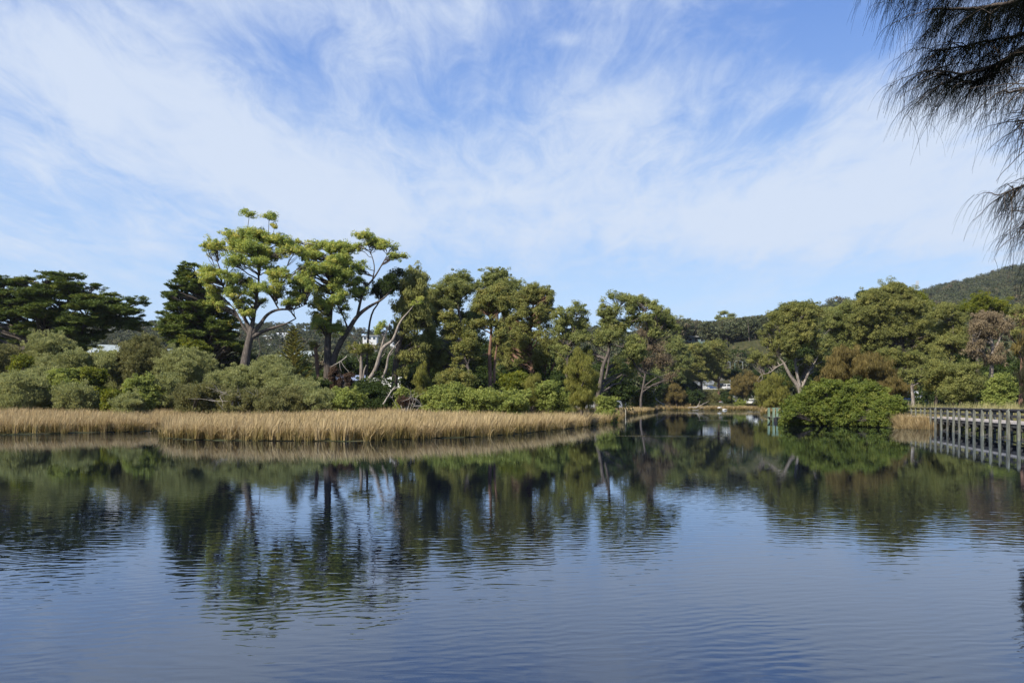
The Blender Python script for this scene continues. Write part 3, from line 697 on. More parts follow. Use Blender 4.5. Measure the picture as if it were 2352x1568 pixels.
tree('gum_tree', 'broad green gum with a forked reddish trunk directly left of the lamp post', 'tree', 318,
     [[(1651, 900, .5), (1651, 875, .42), (1645, 850, .26), (1640, 815, .1)], [(1651, 876, .25), (1660, 856, .16), (1662, 825, .06)]],
     [(1637,794,28,11),(1655,796,20,9),(1618,812,24,13),(1654,810,24,13),(1630,824,26,13),(1666,819,14,11),(1642,842,28,13),(1618,848,24,13),(1659,853,18,9),(1628,862,18,7)],
     'gum_green', 'bark_red', style='gum', zmin=-.6, dens=1.0, **{**GD, 'lobe': 2.6, 'clump': 1.2, 'Ln': .5, 'W': .24})
tree('tree', 'round dark green tree on the slope above and right of the lamp post', 'tree', 400,
     [[(1694, 850, .4), (1694, 825, .2)]], [(1694,812,20,20),(1680,826,12,14),(1712,818,12,12)], 'gum_dark', 'bark_dark', style='round', zmin=-.7, lobe=3.0, clump=1.5, nleaf=50, Ln=.6, W=.35, twig=0)
# skyline trees on the ridge behind the road
SKY = dict(style='gum', lobe=2.4, clump=1.3, nleaf=50, Ln=.6, W=.3, depth=.9, squash=.5, twig=.5, r_twig=.06, zmin=-.2)
tree('gum_tree', 'thin umbrella gum on the ridge line just right of the half-bare gum', 'tree', 520, [[(1570, 775, .5), (1570, 755, .4), (1568, 742, .2)]],
     [(1567,736,10,5),(1575,741,8,4),(1561,742,6,4)], 'gum_grey', 'bark_pale', **SKY)
tree('gum_tree', 'tallest open-crowned gum standing out on the ridge line above the lamp post', 'tree', 540, [[(1672, 775, .7), (1672, 750, .6), (1668, 735, .4), (1662, 722, .2)]],
     [(1663,719,12,5),(1650,728,9,5),(1680,724,10,4),(1671,735,22,8),(1655,738,12,5),(1690,738,12,6)], 'gum_grey', 'bark_grey', **SKY)
tree('gum_tree', 'small flat-crowned gum on the ridge line right of the tallest ridge gum', 'tree', 540, [[(1707, 775, .5), (1708, 755, .4), (1708, 740, .2)]],
     [(1706,736,12,4),(1716,740,8,3),(1698,741,7,3)], 'gum_grey', 'bark_pale', **SKY)
tree('gum_tree', 'bushy gum on the ridge line touching the left edge of the right-bank crowns', 'tree', 520, [[(1752, 775, .5), (1752, 750, .4), (1752, 735, .2)]],
     [(1752,733,16,8),(1766,736,12,8),(1740,742,12,7)], 'gum_green', 'bark_grey', **SKY)
tree('gum_tree', 'dark long flat-topped gum peeping over the domed right-bank gum', 'tree', 420, [[(1840, 760, .6), (1842, 730, .5), (1843, 705, .2)]],
     [(1835,700,22,5),(1856,703,20,6),(1874,712,12,6),(1800,704,14,4),(1786,712,10,4)], 'gum_dark', 'bark_grey', **SKY)
tree('gum_tree', 'dark flat-topped gum showing above the left shoulder of the broad right-bank crown', 'tree', 420, [[(1990, 740, .6), (1988, 700, .5), (1985, 680, .2)]],
     [(1985,673,18,5),(1972,680,10,5),(2003,672,14,4)], 'gum_dark', 'bark_grey', **SKY)
tree('bare_tree', 'leafless grey tree fanning out in the dark forest above the roof of the hill building', 'tree', 500, [[(1746, 790, .3), (1745, 775, .25)], [(1745, 790, .2), (1738, 765, .12), (1730, 752, .05)], [(1746, 785, .2), (1752, 765, .12), (1760, 750, .05)]],
     [(1745,755,16,8)], 'gum_brown', 'dead_wood', **{**SKY, 'nleaf': 4, 'twig': 1.0})

# ------------------------------------------------------------------ trees of the right bank
RB = dict(lobe=1.5, clump=.56, nleaf=66, Ln=.23, W=.10, depth=.9, squash=.85, twig=.3)
tree('gum_tree', 'domed right-bank gum with pale forked trunk and a bare white branch hanging left', 'tree', 135,
     [[(1840, 918, .42), (1839, 900, .4), (1832, 885, .34), (1816, 864, .3), (1806, 846, .25), (1800, 832, .18), (1786, 818, .1)], [(1838, 890, .26), (1829, 854, .22), (1824, 813, .18), (1819, 790, .12), (1830, 750, .06)],
      [(1842, 890, .24), (1860, 849, .18), (1872, 832, .1), (1880, 815, .05)], [(1801, 834, .1), (1783, 843, .1), (1772, 853, .085), (1762, 858, .075), (1751, 859, .06), (1744, 866, .045), (1739, 875, .03)], [(1750, 860, .045), (1752, 871, .04), (1742, 877, .03)]],
     [(1839,709,30,10),(1809,714,26,12),(1870,717,24,12),(1780,722,18,11),(1793,737,28,13),(1842,732,28,13),(1867,738,22,13),(1819,757,26,11,-1),(1852,753,28,12,-1),(1778,755,17,9),(1804,770,26,12,-1),(1850,771,28,12,-1),(1872,783,19,12),(1780,786,18,12),
      (1754,764,15,9),(1760,783,17,11),(1735,808,16,10),(1750,824,18,12),(1729,822,14,10),(1773,804,16,10),(1809,801,22,13),(1839,824,22,12,2),(1883,809,18,12),(1878,834,20,12,2),(1846,860,22,12,3),(1820,780,40,20,4),(1770,826,16,12,3)],
     'gum_olive', 'bark_pale', style='gum', zmin=-.4, dens=.92, holes=.05, r_limb=.6, **{**RB, 'twig': .4})
tree('gum_tree', 'pale-branched gum with thin grey-green foliage between the domed gum and the broad crown', 'tree', 150,
     [[(1935, 900, .4), (1932, 830, .32), (1925, 780, .24), (1908, 755, .12), (1893, 745, .05)], [(1930, 800, .2), (1945, 760, .14), (1955, 720, .07)], [(1926, 785, .12), (1905, 778, .08), (1888, 772, .04)]],
     [(1922,713,24,9),(1945,705,22,10),(1905,726,24,13),(1940,735,30,16),(1912,750,26,14),(1958,760,26,16),(1925,772,30,15),(1900,790,24,14),(1945,795,28,16),(1895,740,16,12),(1890,715,12,8)],
     'gum_grey', 'bark_pale', style='gum', zmin=-.5, dens=.95, holes=.1, r_limb=.8, **{**RB, 'twig': .6, 'r_twig': .045})
tree('gum_tree', 'broadest grey-olive crown below the tower on the right bank', 'tree', 145,
     [[(2080, 905, .5), (2078, 830, .42), (2068, 765, .32), (2055, 710, .16)], [(2076, 800, .24), (2020, 745, .16), (1990, 715, .06)], [(2074, 780, .24), (2110, 730, .14), (2120, 705, .05)]],
     [(2058,662,27,8),(2030,669,26,10),(2086,672,26,10),(1999,681,28,12),(2055,690,36,15),(1983,700,28,14),(2021,708,32,15,-1),(2089,706,32,15),(1971,731,28,15),(2008,737,30,15,-1),(2046,737,32,15,-1),(2086,731,28,15),(1983,762,28,15),(2021,768,28,15,-1),
      (2070,762,28,15,-1),(2120,715,26,14),(2127,748,26,15),(2102,774,26,15),(2139,777,22,13),(2045,790,34,16,2),(1990,795,28,16,2),(2110,800,30,16,3)],
     'gum_olive', 'bark_dark', style='gum', zmin=-.45, dens=.95, **RB)
tree('gum_tree', 'yellow-green crown peeping out right behind the broadest right-bank crown', 'tree', 160, [[(2118, 880, .4), (2116, 780, .3), (2112, 700, .12)]],
     [(2106,682,22,11),(2127,697,16,10),(2112,705,26,14)], 'ygreen', 'bark_dark', style='round', zmin=-.4, **RB)
tree('gum_tree', 'yellow-olive tree in the middle of the right bank with mixed leaf tones', 'tree', 135,
     [[(2185, 900, .4), (2186, 830, .32), (2188, 770, .22), (2190, 720, .08)]],
     [(2170,709,27,12),(2156,722,24,13),(2207,730,24,13),(2189,786,34,17),(2170,805,30,16),(2211,768,26,15),(2165,757,26,16,2),(2190,745,26,16,2),(2145,800,24,14,2)],
     'gum_olive', 'bark_grey', style='gum', zmin=-.5, holes=.05, **RB)
tree('gum_tree', 'green flat-topped tree rising against the forested hill on the right', 'tree', 150,
     [[(2245, 890, .4), (2246, 800, .32), (2248, 710, .12)]], [(2205,706,20,9),(2251,690,25,9),(2288,702,28,9),(2230,708,26,12),(2265,716,30,14,2),(2310,712,20,9)],
     'ygreen', 'bark_dark', style='gum', zmin=-.4, **RB)
tree('gum_tree', 'dying brown gum with pale limbs on the right bank above the boardwalk', 'tree', 112,
     [[(2275, 920, .34), (2276, 860, .28), (2282, 800, .22), (2270, 755, .12), (2262, 735, .05)], [(2280, 815, .18), (2300, 770, .12), (2312, 740, .05)], [(2279, 840, .14), (2250, 800, .1), (2235, 790, .04)]],
     [(2264,731,28,15),(2295,725,24,13),(2245,749,24,14),(2310,748,18,18),(2288,787,20,11),(2232,799,22,15),(2279,824,28,18),(2262,765,22,14,2)],
     'gum_brown', 'bark_pale', style='droop', lobe=1.3, clump=.6, nleaf=34, Ln=.26, W=.11, depth=.9, squash=.7, twig=.6, holes=.15, zmin=-.4)
tree('gum_tree', 'brown-tinged gum with upward pale limbs at the right edge above the boardwalk', 'tree', 118,
     [[(2345, 930, .34), (2346, 860, .28), (2352, 790, .2), (2340, 760, .1), (2332, 730, .05)], [(2350, 800, .16), (2372, 760, .1), (2380, 730, .05)], [(2346, 800, .12), (2325, 780, .09), (2312, 765, .05)]],
     [(2337,708,18,9),(2360,700,22,11),(2345,730,24,14),(2380,730,26,18),(2330,765,18,14),(2365,770,26,18),(2340,800,20,14,2),(2390,790,24,18)],
     'gum_olive', 'bark_red', style='gum', zmin=-.4, holes=.2, **{**RB, 'twig': .6, 'nleaf': 45})
SO = dict(style='droop', lobe=1.4, clump=.62, nleaf=95, Ln=.55, W=.045, depth=.9, squash=.85, zmin=-.6, twig=.2)
tree('sheoak', 'rusty brown feathery she-oak behind the left top of the round green waterside bush', 'tree', 116,
     [[(1935, 915, .22), (1935, 870, .18), (1937, 825, .07)]], [(1937,815,28,18),(1922,838,26,18),(1911,856,24,16),(1945,850,24,18),(1960,815,22,13,2)], 'sheoak_brown', 'bark_dark', **SO)
tree('sheoak', 'rusty brown feathery she-oak behind the right top of the round green waterside bush', 'tree', 112,
     [[(2030, 925, .24), (2036, 880, .2), (2032, 855, .16), (2022, 830, .06)], [(2034, 862, .1), (2050, 845, .05)]], [(1988,828,26,15),(2005,838,30,16),(2018,858,30,16),(1978,852,26,16),(2045,866,26,16),(2060,890,28,18),(2030,895,28,16)], 'sheoak_brown', 'bark_dark', **SO)
tree('wattle_tree', 'spreading green canopy tree with a dark branching trunk over the boardwalk end', 'tree', 118,
     [[(2044, 925, .24), (2042, 880, .2), (2034, 850, .13), (2025, 825, .05)], [(2042, 872, .12), (2056, 850, .08), (2080, 830, .04)]],
     [(2039,809,34,13),(2092,818,36,12),(2077,834,30,10),(2120,833,32,12),(2060,822,26,10)], 'gum_green', 'bark_dark', style='round', lobe=1.3, clump=.6, nleaf=60, Ln=.24, W=.09, depth=1, squash=.5, twig=.3)
tree('paperbark_tree', 'slim tree with one straight pale trunk standing in front of the grey camper trailer', 'tree', 104,
     [[(2098, 945, .24), (2097, 915, .22), (2095, 890, .18), (2092, 860, .08)]], [(2095,862,26,12),(2080,852,18,9),(2115,868,20,10)], 'gum_olive', 'bark_pale', style='gum', lobe=1.1, clump=.5, nleaf=55, Ln=.22, W=.09)
WT = dict(style='round', lobe=1.3, clump=.6, nleaf=62, Ln=.24, W=.09, depth=.9, squash=.7, twig=.3, zmin=-.6)
tree('wattle_tree', 'green bushy wattle directly right of the pale straight trunk above the boardwalk', 'tree', 106,
     [[(2150, 930, .2), (2152, 890, .16), (2155, 850, .06)]], [(2155,842,32,13),(2145,868,26,14),(2135,886,18,10),(2170,862,24,14)], 'gum_green', 'bark_dark', **WT)
tree('wattle_tree', 'widest bushy wattle over the middle of the boardwalk, tinged with olive', 'tree', 102,
     [[(2205, 930, .2), (2206, 890, .16), (2205, 855, .06)], [(2190, 930, .14), (2186, 905, .08)]], [(2201,849,34,15),(2232,842,24,12),(2213,871,32,15),(2183,898,32,16),(2228,898,26,16),(2251,876,22,15),(2200,912,34,10)], 'gum_olive', 'bark_dark', **WT)
tree('sheoak', 'dark brown drooping she-oak cut by the right edge just behind the boardwalk', 'tree', 24,
     [[(2440, 1010, .12), (2436, 900, .10), (2425, 800, .04)]], [(2358,800,14,22),(2360,830,16,26),(2356,862,12,26),(2364,890,16,30),(2366,925,18,26),(2385,790,26,34),(2395,860,34,50),(2400,930,30,40),(2420,840,40,70)], 'sheoak_dark', 'bark_dark',
     style='droop', lobe=.4, clump=.17, nleaf=75, Ln=.20, W=.010, depth=.9, squash=.9, zmin=-.7, twig=.1, puff=.6, r_twig=.008)
tree('sheoak', 'golden-brown she-oak tips at the right edge above the dark drooping she-oak', 'tree', 66,
     [[(2385, 935, .2), (2375, 850, .14), (2362, 790, .05)]], [(2345,778,16,12),(2338,796,14,10),(2360,765,18,12),(2375,790,20,20)], 'sheoak_brown', 'bark_dark', style='droop', lobe=.8, clump=.4, nleaf=90, Ln=.4, W=.035, depth=.9, squash=.9, twig=.1)
tree('sheoak', 'dusky brown she-oak over the parked white car at the head of the lagoon', 'tree', 286,
     [[(1708, 936, .3), (1706, 905, .25), (1705, 870, .1)], [(1708, 930, .2), (1718, 905, .16), (1724, 880, .1)]], [(1722,862,16,13),(1708,876,24,15),(1700,893,26,14),(1725,880,24,20),(1690,885,16,14)], 'sheoak_brown', 'bark_dark', **{**SO, 'lobe': 2.2, 'clump': 1.0, 'Ln': .8, 'W': .08})
tree('sheoak', 'yellow-green she-oak at the waterline left of the green timber jetty', 'tree', 188,
     [[(1770, 943, .25), (1772, 910, .2), (1774, 880, .08)], [(1790, 940, .2), (1791, 915, .14), (1790, 890, .05)]], [(1775,876,24,15),(1765,900,26,16),(1790,898,24,16),(1775,922,26,13),(1752,912,16,14),(1800,915,16,14),(1798,878,16,14)], 'sheoak_yg', 'bark_dark', **{**SO, 'lobe': 2.0, 'clump': .9, 'Ln': .7, 'W': .07})
tree('sheoak', 'feathery yellow-green she-oak growing out of the reeds in front of the grove', 'tree', 88,
     [[(1336, 935, .14), (1337, 890, .12), (1334, 840, .08), (1332, 795, .03)]], [(1332,803,12,14),(1325,825,20,14),(1345,828,18,16),(1318,850,20,14),(1340,855,26,16),(1358,860,16,14),(1330,880,30,16),(1352,893,24,16),(1315,905,20,16),(1335,915,34,14),(1355,918,18,12)], 'sheoak_yg', 'bark_grey', **{**SO, 'lobe': 1.0, 'clump': .45, 'Ln': .42, 'W': .03, 'nleaf': 80})
tree('sheoak', 'small olive she-oak beside the light green bramble in front of the middle grove', 'tree', 94,
     [[(1225, 930, .1), (1226, 900, .08), (1227, 865, .03)]], [(1228,866,14,14),(1222,885,22,16),(1230,905,24,15),(1215,912,18,12)], 'sheoak_yg', 'bark_grey', **{**SO, 'lobe': .9, 'clump': .42, 'Ln': .36, 'W': .03, 'nleaf': 80})
tree('sheoak', 'wispy olive she-oak at the foot of the weeping gum', 'tree', 97,
     [[(972, 930, .1), (972, 890, .08), (974, 845, .03)]], [(974,848,12,14),(968,870,20,18),(980,888,18,16),(965,905,26,14),(990,910,16,12)], 'sheoak_yg', 'bark_grey', **{**SO, 'lobe': .9, 'clump': .45, 'Ln': .4, 'W': .032, 'nleaf': 75})
tree('sheoak', 'rusty low she-oak hanging over the far channel right of the fallen branches', 'tree', 292,
     [[(1555, 938, .2), (1553, 910, .15), (1550, 890, .06)]], [(1550,892,16,12),(1546,908,20,13),(1562,910,14,14)], 'sheoak_brown', 'bark_dark', **{**SO, 'lobe': 1.8, 'clump': .9, 'Ln': .7, 'W': .08})
# ------------------------------------------------------------------ shrubs (photo px, far rows first)
FS = dict(style='spray', lobe=1.0, clump=.42, nleaf=46, Ln=.26, W=.075)
BR = dict(style='round', lobe=.85, clump=.36, nleaf=40, Ln=.20, W=.11)
def S(label, masses, d, mat, **k): return shrub(label, masses, d, mat, **{**(BR if mat in ('bright', 'mangrove', 'ygreen', 'gum_dark') else FS), **k})
S('grey-green shrub against the trunk of the flat-topped cypress, highest of the left thicket', [(110,785,46,24),(140,800,36,20),(85,805,34,22)], 108, 'sage')
S('olive shrub filling the far left edge below the cypress boughs', [(0,822,50,34),(40,835,34,26)], 106, 'olive')
S('small yellow-green shrub at the left end of the thicket', [(50,833,24,18)], 100, 'ygreen')
S('tall rounded brownish shrub beside the pale roof between the two cypresses', [(325,803,44,38),(355,820,34,32),(300,822,30,28)], 103, 'olive')
S('soft sage shrub left of the tall brownish shrub', [(250,823,40,22),(225,835,34,22)], 104, 'sage')
S('mid sage shrub in the centre of the left thicket', [(170,828,46,24),(120,838,40,24)], 103, 'sage')
S('large pale sage shrub under the shaggy cypress', [(430,835,56,40),(395,850,42,38),(465,850,40,34)], 101, 'sage')
S('dark olive conifer shrub at the foot of the shaggy cypress', [(440,795,28,12),(455,800,24,12)], 112, 'ygreen', lobe=1.0)
S('pale shrub top poking up right of the tallest gum trunk', [(625,836,36,22),(645,850,34,22),(600,850,30,20)], 100, 'sage')
S('yellow-green shrub low in the left thicket', [(215,858,36,20)], 98, 'ygreen')
S('bright leafy shrub between grey ones in the left thicket', [(148,862,40,20)], 97, 'bright')
S('grey sage shrub behind the bright leafy shrub', [(95,860,42,24)], 99, 'sage')
S('large sage shrub at the left front of the thicket', [(55,885,60,36),(20,900,44,26)], 93, 'sage')
S('sage shrub right of the large one at the front left of the thicket', [(175,902,52,26)], 93, 'sage')
S('small yellow-green bush at the reed edge in the left thicket', [(258,908,28,14)], 92, 'ygreen')
S('round bright green bush in the left thicket just above the reeds', [(318,886,40,26),(340,908,26,16)], 93, 'bright')
S('grey-green shrub between the bright bush and the large pale sage shrub', [(375,885,42,30)], 95, 'sage')
S('low sage shrub at the reed edge under the bright bush', [(295,917,32,10)], 90, 'sage')
S('low olive shrub at the reed edge below the large pale sage shrub', [(440,908,50,20),(480,895,36,24)], 91, 'olive')
S('wide grey-olive shrub below the tallest gum, the largest of the thicket', [(560,878,64,42),(610,872,56,40),(520,885,46,36)], 97, 'sage')
S('olive shrub with dead grey twigs at its foot', [(540,910,40,17),(575,908,36,18)], 90, 'olive', dead=26)
S('olive shrub sloping down at the right of the left thicket', [(655,888,52,32),(690,895,46,28)], 94, 'sage')
S('low olive shrub at the reed edge right of the dead twigs', [(630,913,46,14),(680,914,36,12)], 89, 'olive')
S('pale low shrub closing the right end of the left thicket', [(735,908,42,20)], 90, 'sage')
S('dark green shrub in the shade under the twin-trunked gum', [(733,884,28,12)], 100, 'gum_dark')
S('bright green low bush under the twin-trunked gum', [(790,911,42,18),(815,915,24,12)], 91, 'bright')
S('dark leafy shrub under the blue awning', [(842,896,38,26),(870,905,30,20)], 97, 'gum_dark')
S('small bright bush right of the pale dead branch', [(928,905,24,16)], 95, 'bright')
S('mid green shrub at the left foot of the middle grove', [(1035,866,40,24),(1070,872,30,24)], 101, 'gum_green', style='round')
S('rounded yellow-green shrub glowing at the foot of the middle grove', [(1190,868,26,22),(1170,874,24,24)], 101, 'ygreen')
S('dark olive shrub right of the small she-oak in front of the grove', [(1285,876,20,24)], 98, 'gum_dark')
S('bright green bramble mound left of centre at the grove foot', [(1030,908,56,22),(1000,915,36,14)], 92, 'bright')
S('pale bright bramble mound in front of the grove centre', [(1105,912,48,18),(1140,918,36,12)], 91, 'bright')
S('light green bramble beside the small olive she-oak', [(1185,910,36,16)], 90, 'bright')
S('bright bramble rising left of the yellow-green she-oak', [(1255,900,34,26),(1285,912,26,18)], 93, 'bright')
S('lone bright bramble at the foot of the leaning river gum', [(1393,921,29,11)], 106, 'bright')
S('dark green leafy bush on the bank behind the white-tipped stake', [(1474,905,24,16),(1490,912,14,12)], 234, 'mangrove', lobe=1.4, clump=.7, Ln=.34, W=.2)
S('dark bush on the bank under the green gum at the far channel', [(1590,910,30,15),(1575,920,20,12)], 296, 'gum_dark', lobe=2, clump=1.0, Ln=.5, W=.3)
S('brownish bush on the slope under the forked gum by the road', [(1625,912,28,12)], 305, 'olive', lobe=2, clump=1.0, Ln=.5, W=.2)
S('small round dark bush below the white road van', [(1670,912,14,12)], 300, 'gum_dark', lobe=1.6, clump=.8, Ln=.45, W=.28)
S('green waterside bush left of the parked white car', [(1701,926,13,9)], 284, 'bright', lobe=1.2, clump=.7, Ln=.4, W=.22)
S('big round bright green bush overhanging the water left of the boardwalk', [(1909,884,28,14),(1883,896,32,18),(1934,892,32,18),(1960,895,32,16),(1996,893,30,16,-2),(1860,915,36,20),(1822,935,28,17),(1806,949,18,14),(1845,944,38,22),
   (1891,931,42,28),(1937,930,42,28,-2),(1986,925,42,26,-2),(1925,957,42,15,-2),(1973,955,40,17,-3),(2046,932,34,22,-6),(2015,915,30,18,-3),(2066,935,18,16,-6),(2030,958,34,12,-6)], 91, 'mangrove', name='bush', cat='bush', lobe=1.0, clump=.38, nleaf=70, Ln=.18, W=.09)
S('bright green bush behind the tall pale reeds at the right end of the boardwalk', [(2298,876,28,15),(2310,898,26,14),(2282,900,22,12)], 96, 'bright', lobe=1.0)
S('brown fallen brush heap at the reed edge below the weeping gum', [(932,922,22,5)], 90, 'deadleaf', lobe=.5, clump=.25, Ln=.14, nleaf=30, dead=20)
S('rust-red dead leafy branch drooping from the twin-trunked gum', [(765,848,11,8),(780,866,10,9),(801,862,12,8),(776,888,10,6)], 106, 'deadleaf', name='dead_branch', cat='branch', style='gum', lobe=.6, clump=.35, nleaf=34, Ln=.2, W=.12)

# understorey: the shaded mass of undergrowth behind the front trees (nobody could count it)
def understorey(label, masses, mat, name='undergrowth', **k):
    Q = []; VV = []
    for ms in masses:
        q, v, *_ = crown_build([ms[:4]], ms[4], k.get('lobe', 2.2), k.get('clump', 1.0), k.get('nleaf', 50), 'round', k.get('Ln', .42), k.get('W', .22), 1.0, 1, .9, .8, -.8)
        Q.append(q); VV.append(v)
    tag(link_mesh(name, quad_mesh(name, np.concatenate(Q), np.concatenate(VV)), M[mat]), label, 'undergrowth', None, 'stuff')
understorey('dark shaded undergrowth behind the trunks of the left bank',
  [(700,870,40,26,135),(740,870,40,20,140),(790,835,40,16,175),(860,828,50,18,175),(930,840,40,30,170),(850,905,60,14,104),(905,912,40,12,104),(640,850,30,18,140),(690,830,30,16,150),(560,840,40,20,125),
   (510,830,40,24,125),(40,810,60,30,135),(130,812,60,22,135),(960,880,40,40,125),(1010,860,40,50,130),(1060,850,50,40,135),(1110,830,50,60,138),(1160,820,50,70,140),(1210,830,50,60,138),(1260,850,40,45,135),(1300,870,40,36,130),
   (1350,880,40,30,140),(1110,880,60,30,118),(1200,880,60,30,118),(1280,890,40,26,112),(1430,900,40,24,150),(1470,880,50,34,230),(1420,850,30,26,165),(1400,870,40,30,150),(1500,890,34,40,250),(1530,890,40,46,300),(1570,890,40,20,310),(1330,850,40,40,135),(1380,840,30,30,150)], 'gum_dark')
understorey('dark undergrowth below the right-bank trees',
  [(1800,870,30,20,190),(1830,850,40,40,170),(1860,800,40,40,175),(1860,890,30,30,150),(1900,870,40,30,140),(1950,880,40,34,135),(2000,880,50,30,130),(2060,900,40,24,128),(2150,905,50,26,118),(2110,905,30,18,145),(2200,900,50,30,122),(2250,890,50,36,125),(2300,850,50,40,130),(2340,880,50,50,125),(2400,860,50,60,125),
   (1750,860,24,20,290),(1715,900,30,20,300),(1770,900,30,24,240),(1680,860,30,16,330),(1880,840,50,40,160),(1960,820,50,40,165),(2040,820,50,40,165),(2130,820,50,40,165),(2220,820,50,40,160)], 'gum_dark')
# ------------------------------------------------------------------ reeds and grasses
def blades(P, nb, hmin, hmax, width, spread, lean, vlo=0.0, vhi=1.0, segs=2):
    """tussocks at P (m,3): curved blades as quads, green base to straw tip"""
    m = len(P); k = m * nb
    hh = np.repeat(rng.uniform(.78, 1.12, m), nb) * rng.uniform(hmin, hmax, k)
    a = rng.uniform(0, 2 * np.pi, k); r = spread * rng.uniform(.05, 1, k)
    dr = np.stack([np.cos(a), np.sin(a), np.zeros(k)], 1)
    dr2 = dr * (r * hh)[:, None] + np.asarray(lean) * hh[:, None] * rng.uniform(.3, 1.2, (k, 1))
    b = np.repeat(P, nb, 0) + dr * (rng.uniform(0, .25, (k, 1)))
    w = width * rng.uniform(.6, 1.4, k)
    sd = np.stack([np.cos(a + 1.57 + rng.normal(size=k) * .8), np.sin(a + 1.57 + rng.normal(size=k) * .8), np.zeros(k)], 1)
    tone = np.repeat(rng.uniform(-.16, .16, m) + .12 * np.sin(P[:, 0] * .7 + P[:, 1] * .31) * np.sin(P[:, 0] * .23 - P[:, 1] * .5), nb) + rng.uniform(-.2, .2, k)
    Q = []; VV = []
    ts = np.linspace(0, 1, segs + 1)
    for i in range(segs):
        def pt(t): return b + dr2 * (t ** 1.9) + np.array([0, 0, 1.0]) * (hh * (t - .16 * t * t * r * 2))[:, None]
        t0, t1 = ts[i], ts[i + 1]
        w0 = (w * (1 - t0 * .8) / 2)[:, None]; w1 = (w * (1 - t1 * .85) / 2)[:, None]
        p0, p1 = pt(t0), pt(t1)
        Q.append(np.stack([p0 - sd * w0, p0 + sd * w0, p1 + sd * w1, p1 - sd * w1], 1))
        VV.append(np.clip(vlo + (vhi - vlo) * ((t0 + t1) / 2) + tone, 0, 1))
    return np.concatenate(Q), np.concatenate(VV)
def scatter(x0, x1, y0, y1, n, cond):
    x = rng.uniform(x0, x1, n); y = rng.uniform(y0, y1, n); t = sdist(x, y); ok = cond(x, y, t)
    x, y, t = x[ok], y[ok], t[ok]
    return np.stack([x, y, hgt(x, y)], 1), t
P, t = scatter(-75, 18, 52, 96, 15000, lambda x, y, t: (t > .1) & (t < 34) & (y < 95) & (x < 9.5 + (y - 80) * .32))
q1, v1 = blades(P, 17, 1.1, 1.6, .050, .42, (.16, .02, 0), .22, .86)
P, t = scatter(-75, 18, 52, 112, 9000, lambda x, y, t: (t > -.35) & (t < 1.3) & (x < 16.8))      # dense tussocks along the water's edge
q2, v2 = blades(P, 26, .7, 1.55, .045, .85, (.08, -.08, 0), .15, .84, 3)
tag(link_mesh('reeds', quad_mesh('reeds', np.concatenate([q1, q2]), np.concatenate([v1, v2])), M['reed']), 'golden straw-coloured reed bed along the left shore', 'reeds', None, 'stuff')
P, t = scatter(12, 56, 112, 290, 16000, lambda x, y, t: (t > -.3) & (t < 7) & (x < .2 * y))
q1, v1 = blades(P, 20, 1.0, 1.5, .08, .55, (.06, -.04, 0), .15, .72)
P, t = scatter(14, 40, 134, 175, 2500, lambda x, y, t: (t > -.3) & (t < 12) & (x < 30))
q2, v2 = blades(P, 20, 1.0, 1.5, .07, .5, (.06, -.04, 0), .2, .78)
tag(link_mesh('reeds', quad_mesh('reeds', np.concatenate([q1, q2]), np.concatenate([v1, v2])), M['reed']), 'farther reed strip running on to the fallen branches', 'reeds', None, 'stuff')
P, t = scatter(56, 94, 180, 300, 9000, lambda x, y, t: (t > -.4) & (t < 8))
q1, v1 = blades(P, 14, .9, 1.7, .14, .8, (.0, -.08, 0), .05, .75)
tag(link_mesh('reeds', quad_mesh('reeds', q1, v1), M['reed']), 'small golden clumps of reeds on the far shore below the parked vehicles', 'reeds', None, 'stuff')
P, t = scatter(36, 43.5, 74, 85, 1200, lambda x, y, t: (t > -1.6) & (t < 2.0) & (x / y * F + CX > 2058) & (x < 42.6))
q1, v1 = blades(P, 34, .7, 1.6, .045, .8, (-.05, -.1, 0), .15, .8, 3)
tag(link_mesh('reeds', quad_mesh('reeds', q1, v1), M['reed']), 'arching pale reed tuft between the round green bush and the boardwalk', 'reeds', None, 'stuff')
P, t = scatter(43, 66, 44, 92, 8000, lambda x, y, t: (t > -.2) & (t < 9) & (x > 44))
q1, v1 = blades(P, 12, 1.5, 2.5, .06, .3, (.1, 0, 0), .05, .95, 3)
tag(link_mesh('reeds', quad_mesh('reeds', q1, v1), M['phrag']), 'tall pale green reeds standing behind the boardwalk', 'reeds', None, 'stuff')
# rough grass on the near banks behind the viewer and the bank of the road
P, t = scatter(-30, 30, -8, 14, 3500, lambda x, y, t: (t > .3) & (np.hypot(x, y) > 3.2) & ((x > 7) | (y < 2.2)))
q1, v1 = blades(P, 9, .12, .35, .012, .5, (0, 0, 0), 0, .5)
P, t = scatter(60, 100, 296, 340, 5000, lambda x, y, t: t > 2)
q2, v2 = blades(P, 8, .2, .5, .12, .6, (0, 0, 0), 0, .5)
tag(link_mesh('grass', quad_mesh('grass', np.concatenate([q1, q2]), np.concatenate([v1, v2])), M['olive' ]), 'short rough grass on the banks', 'grass', None, 'stuff')

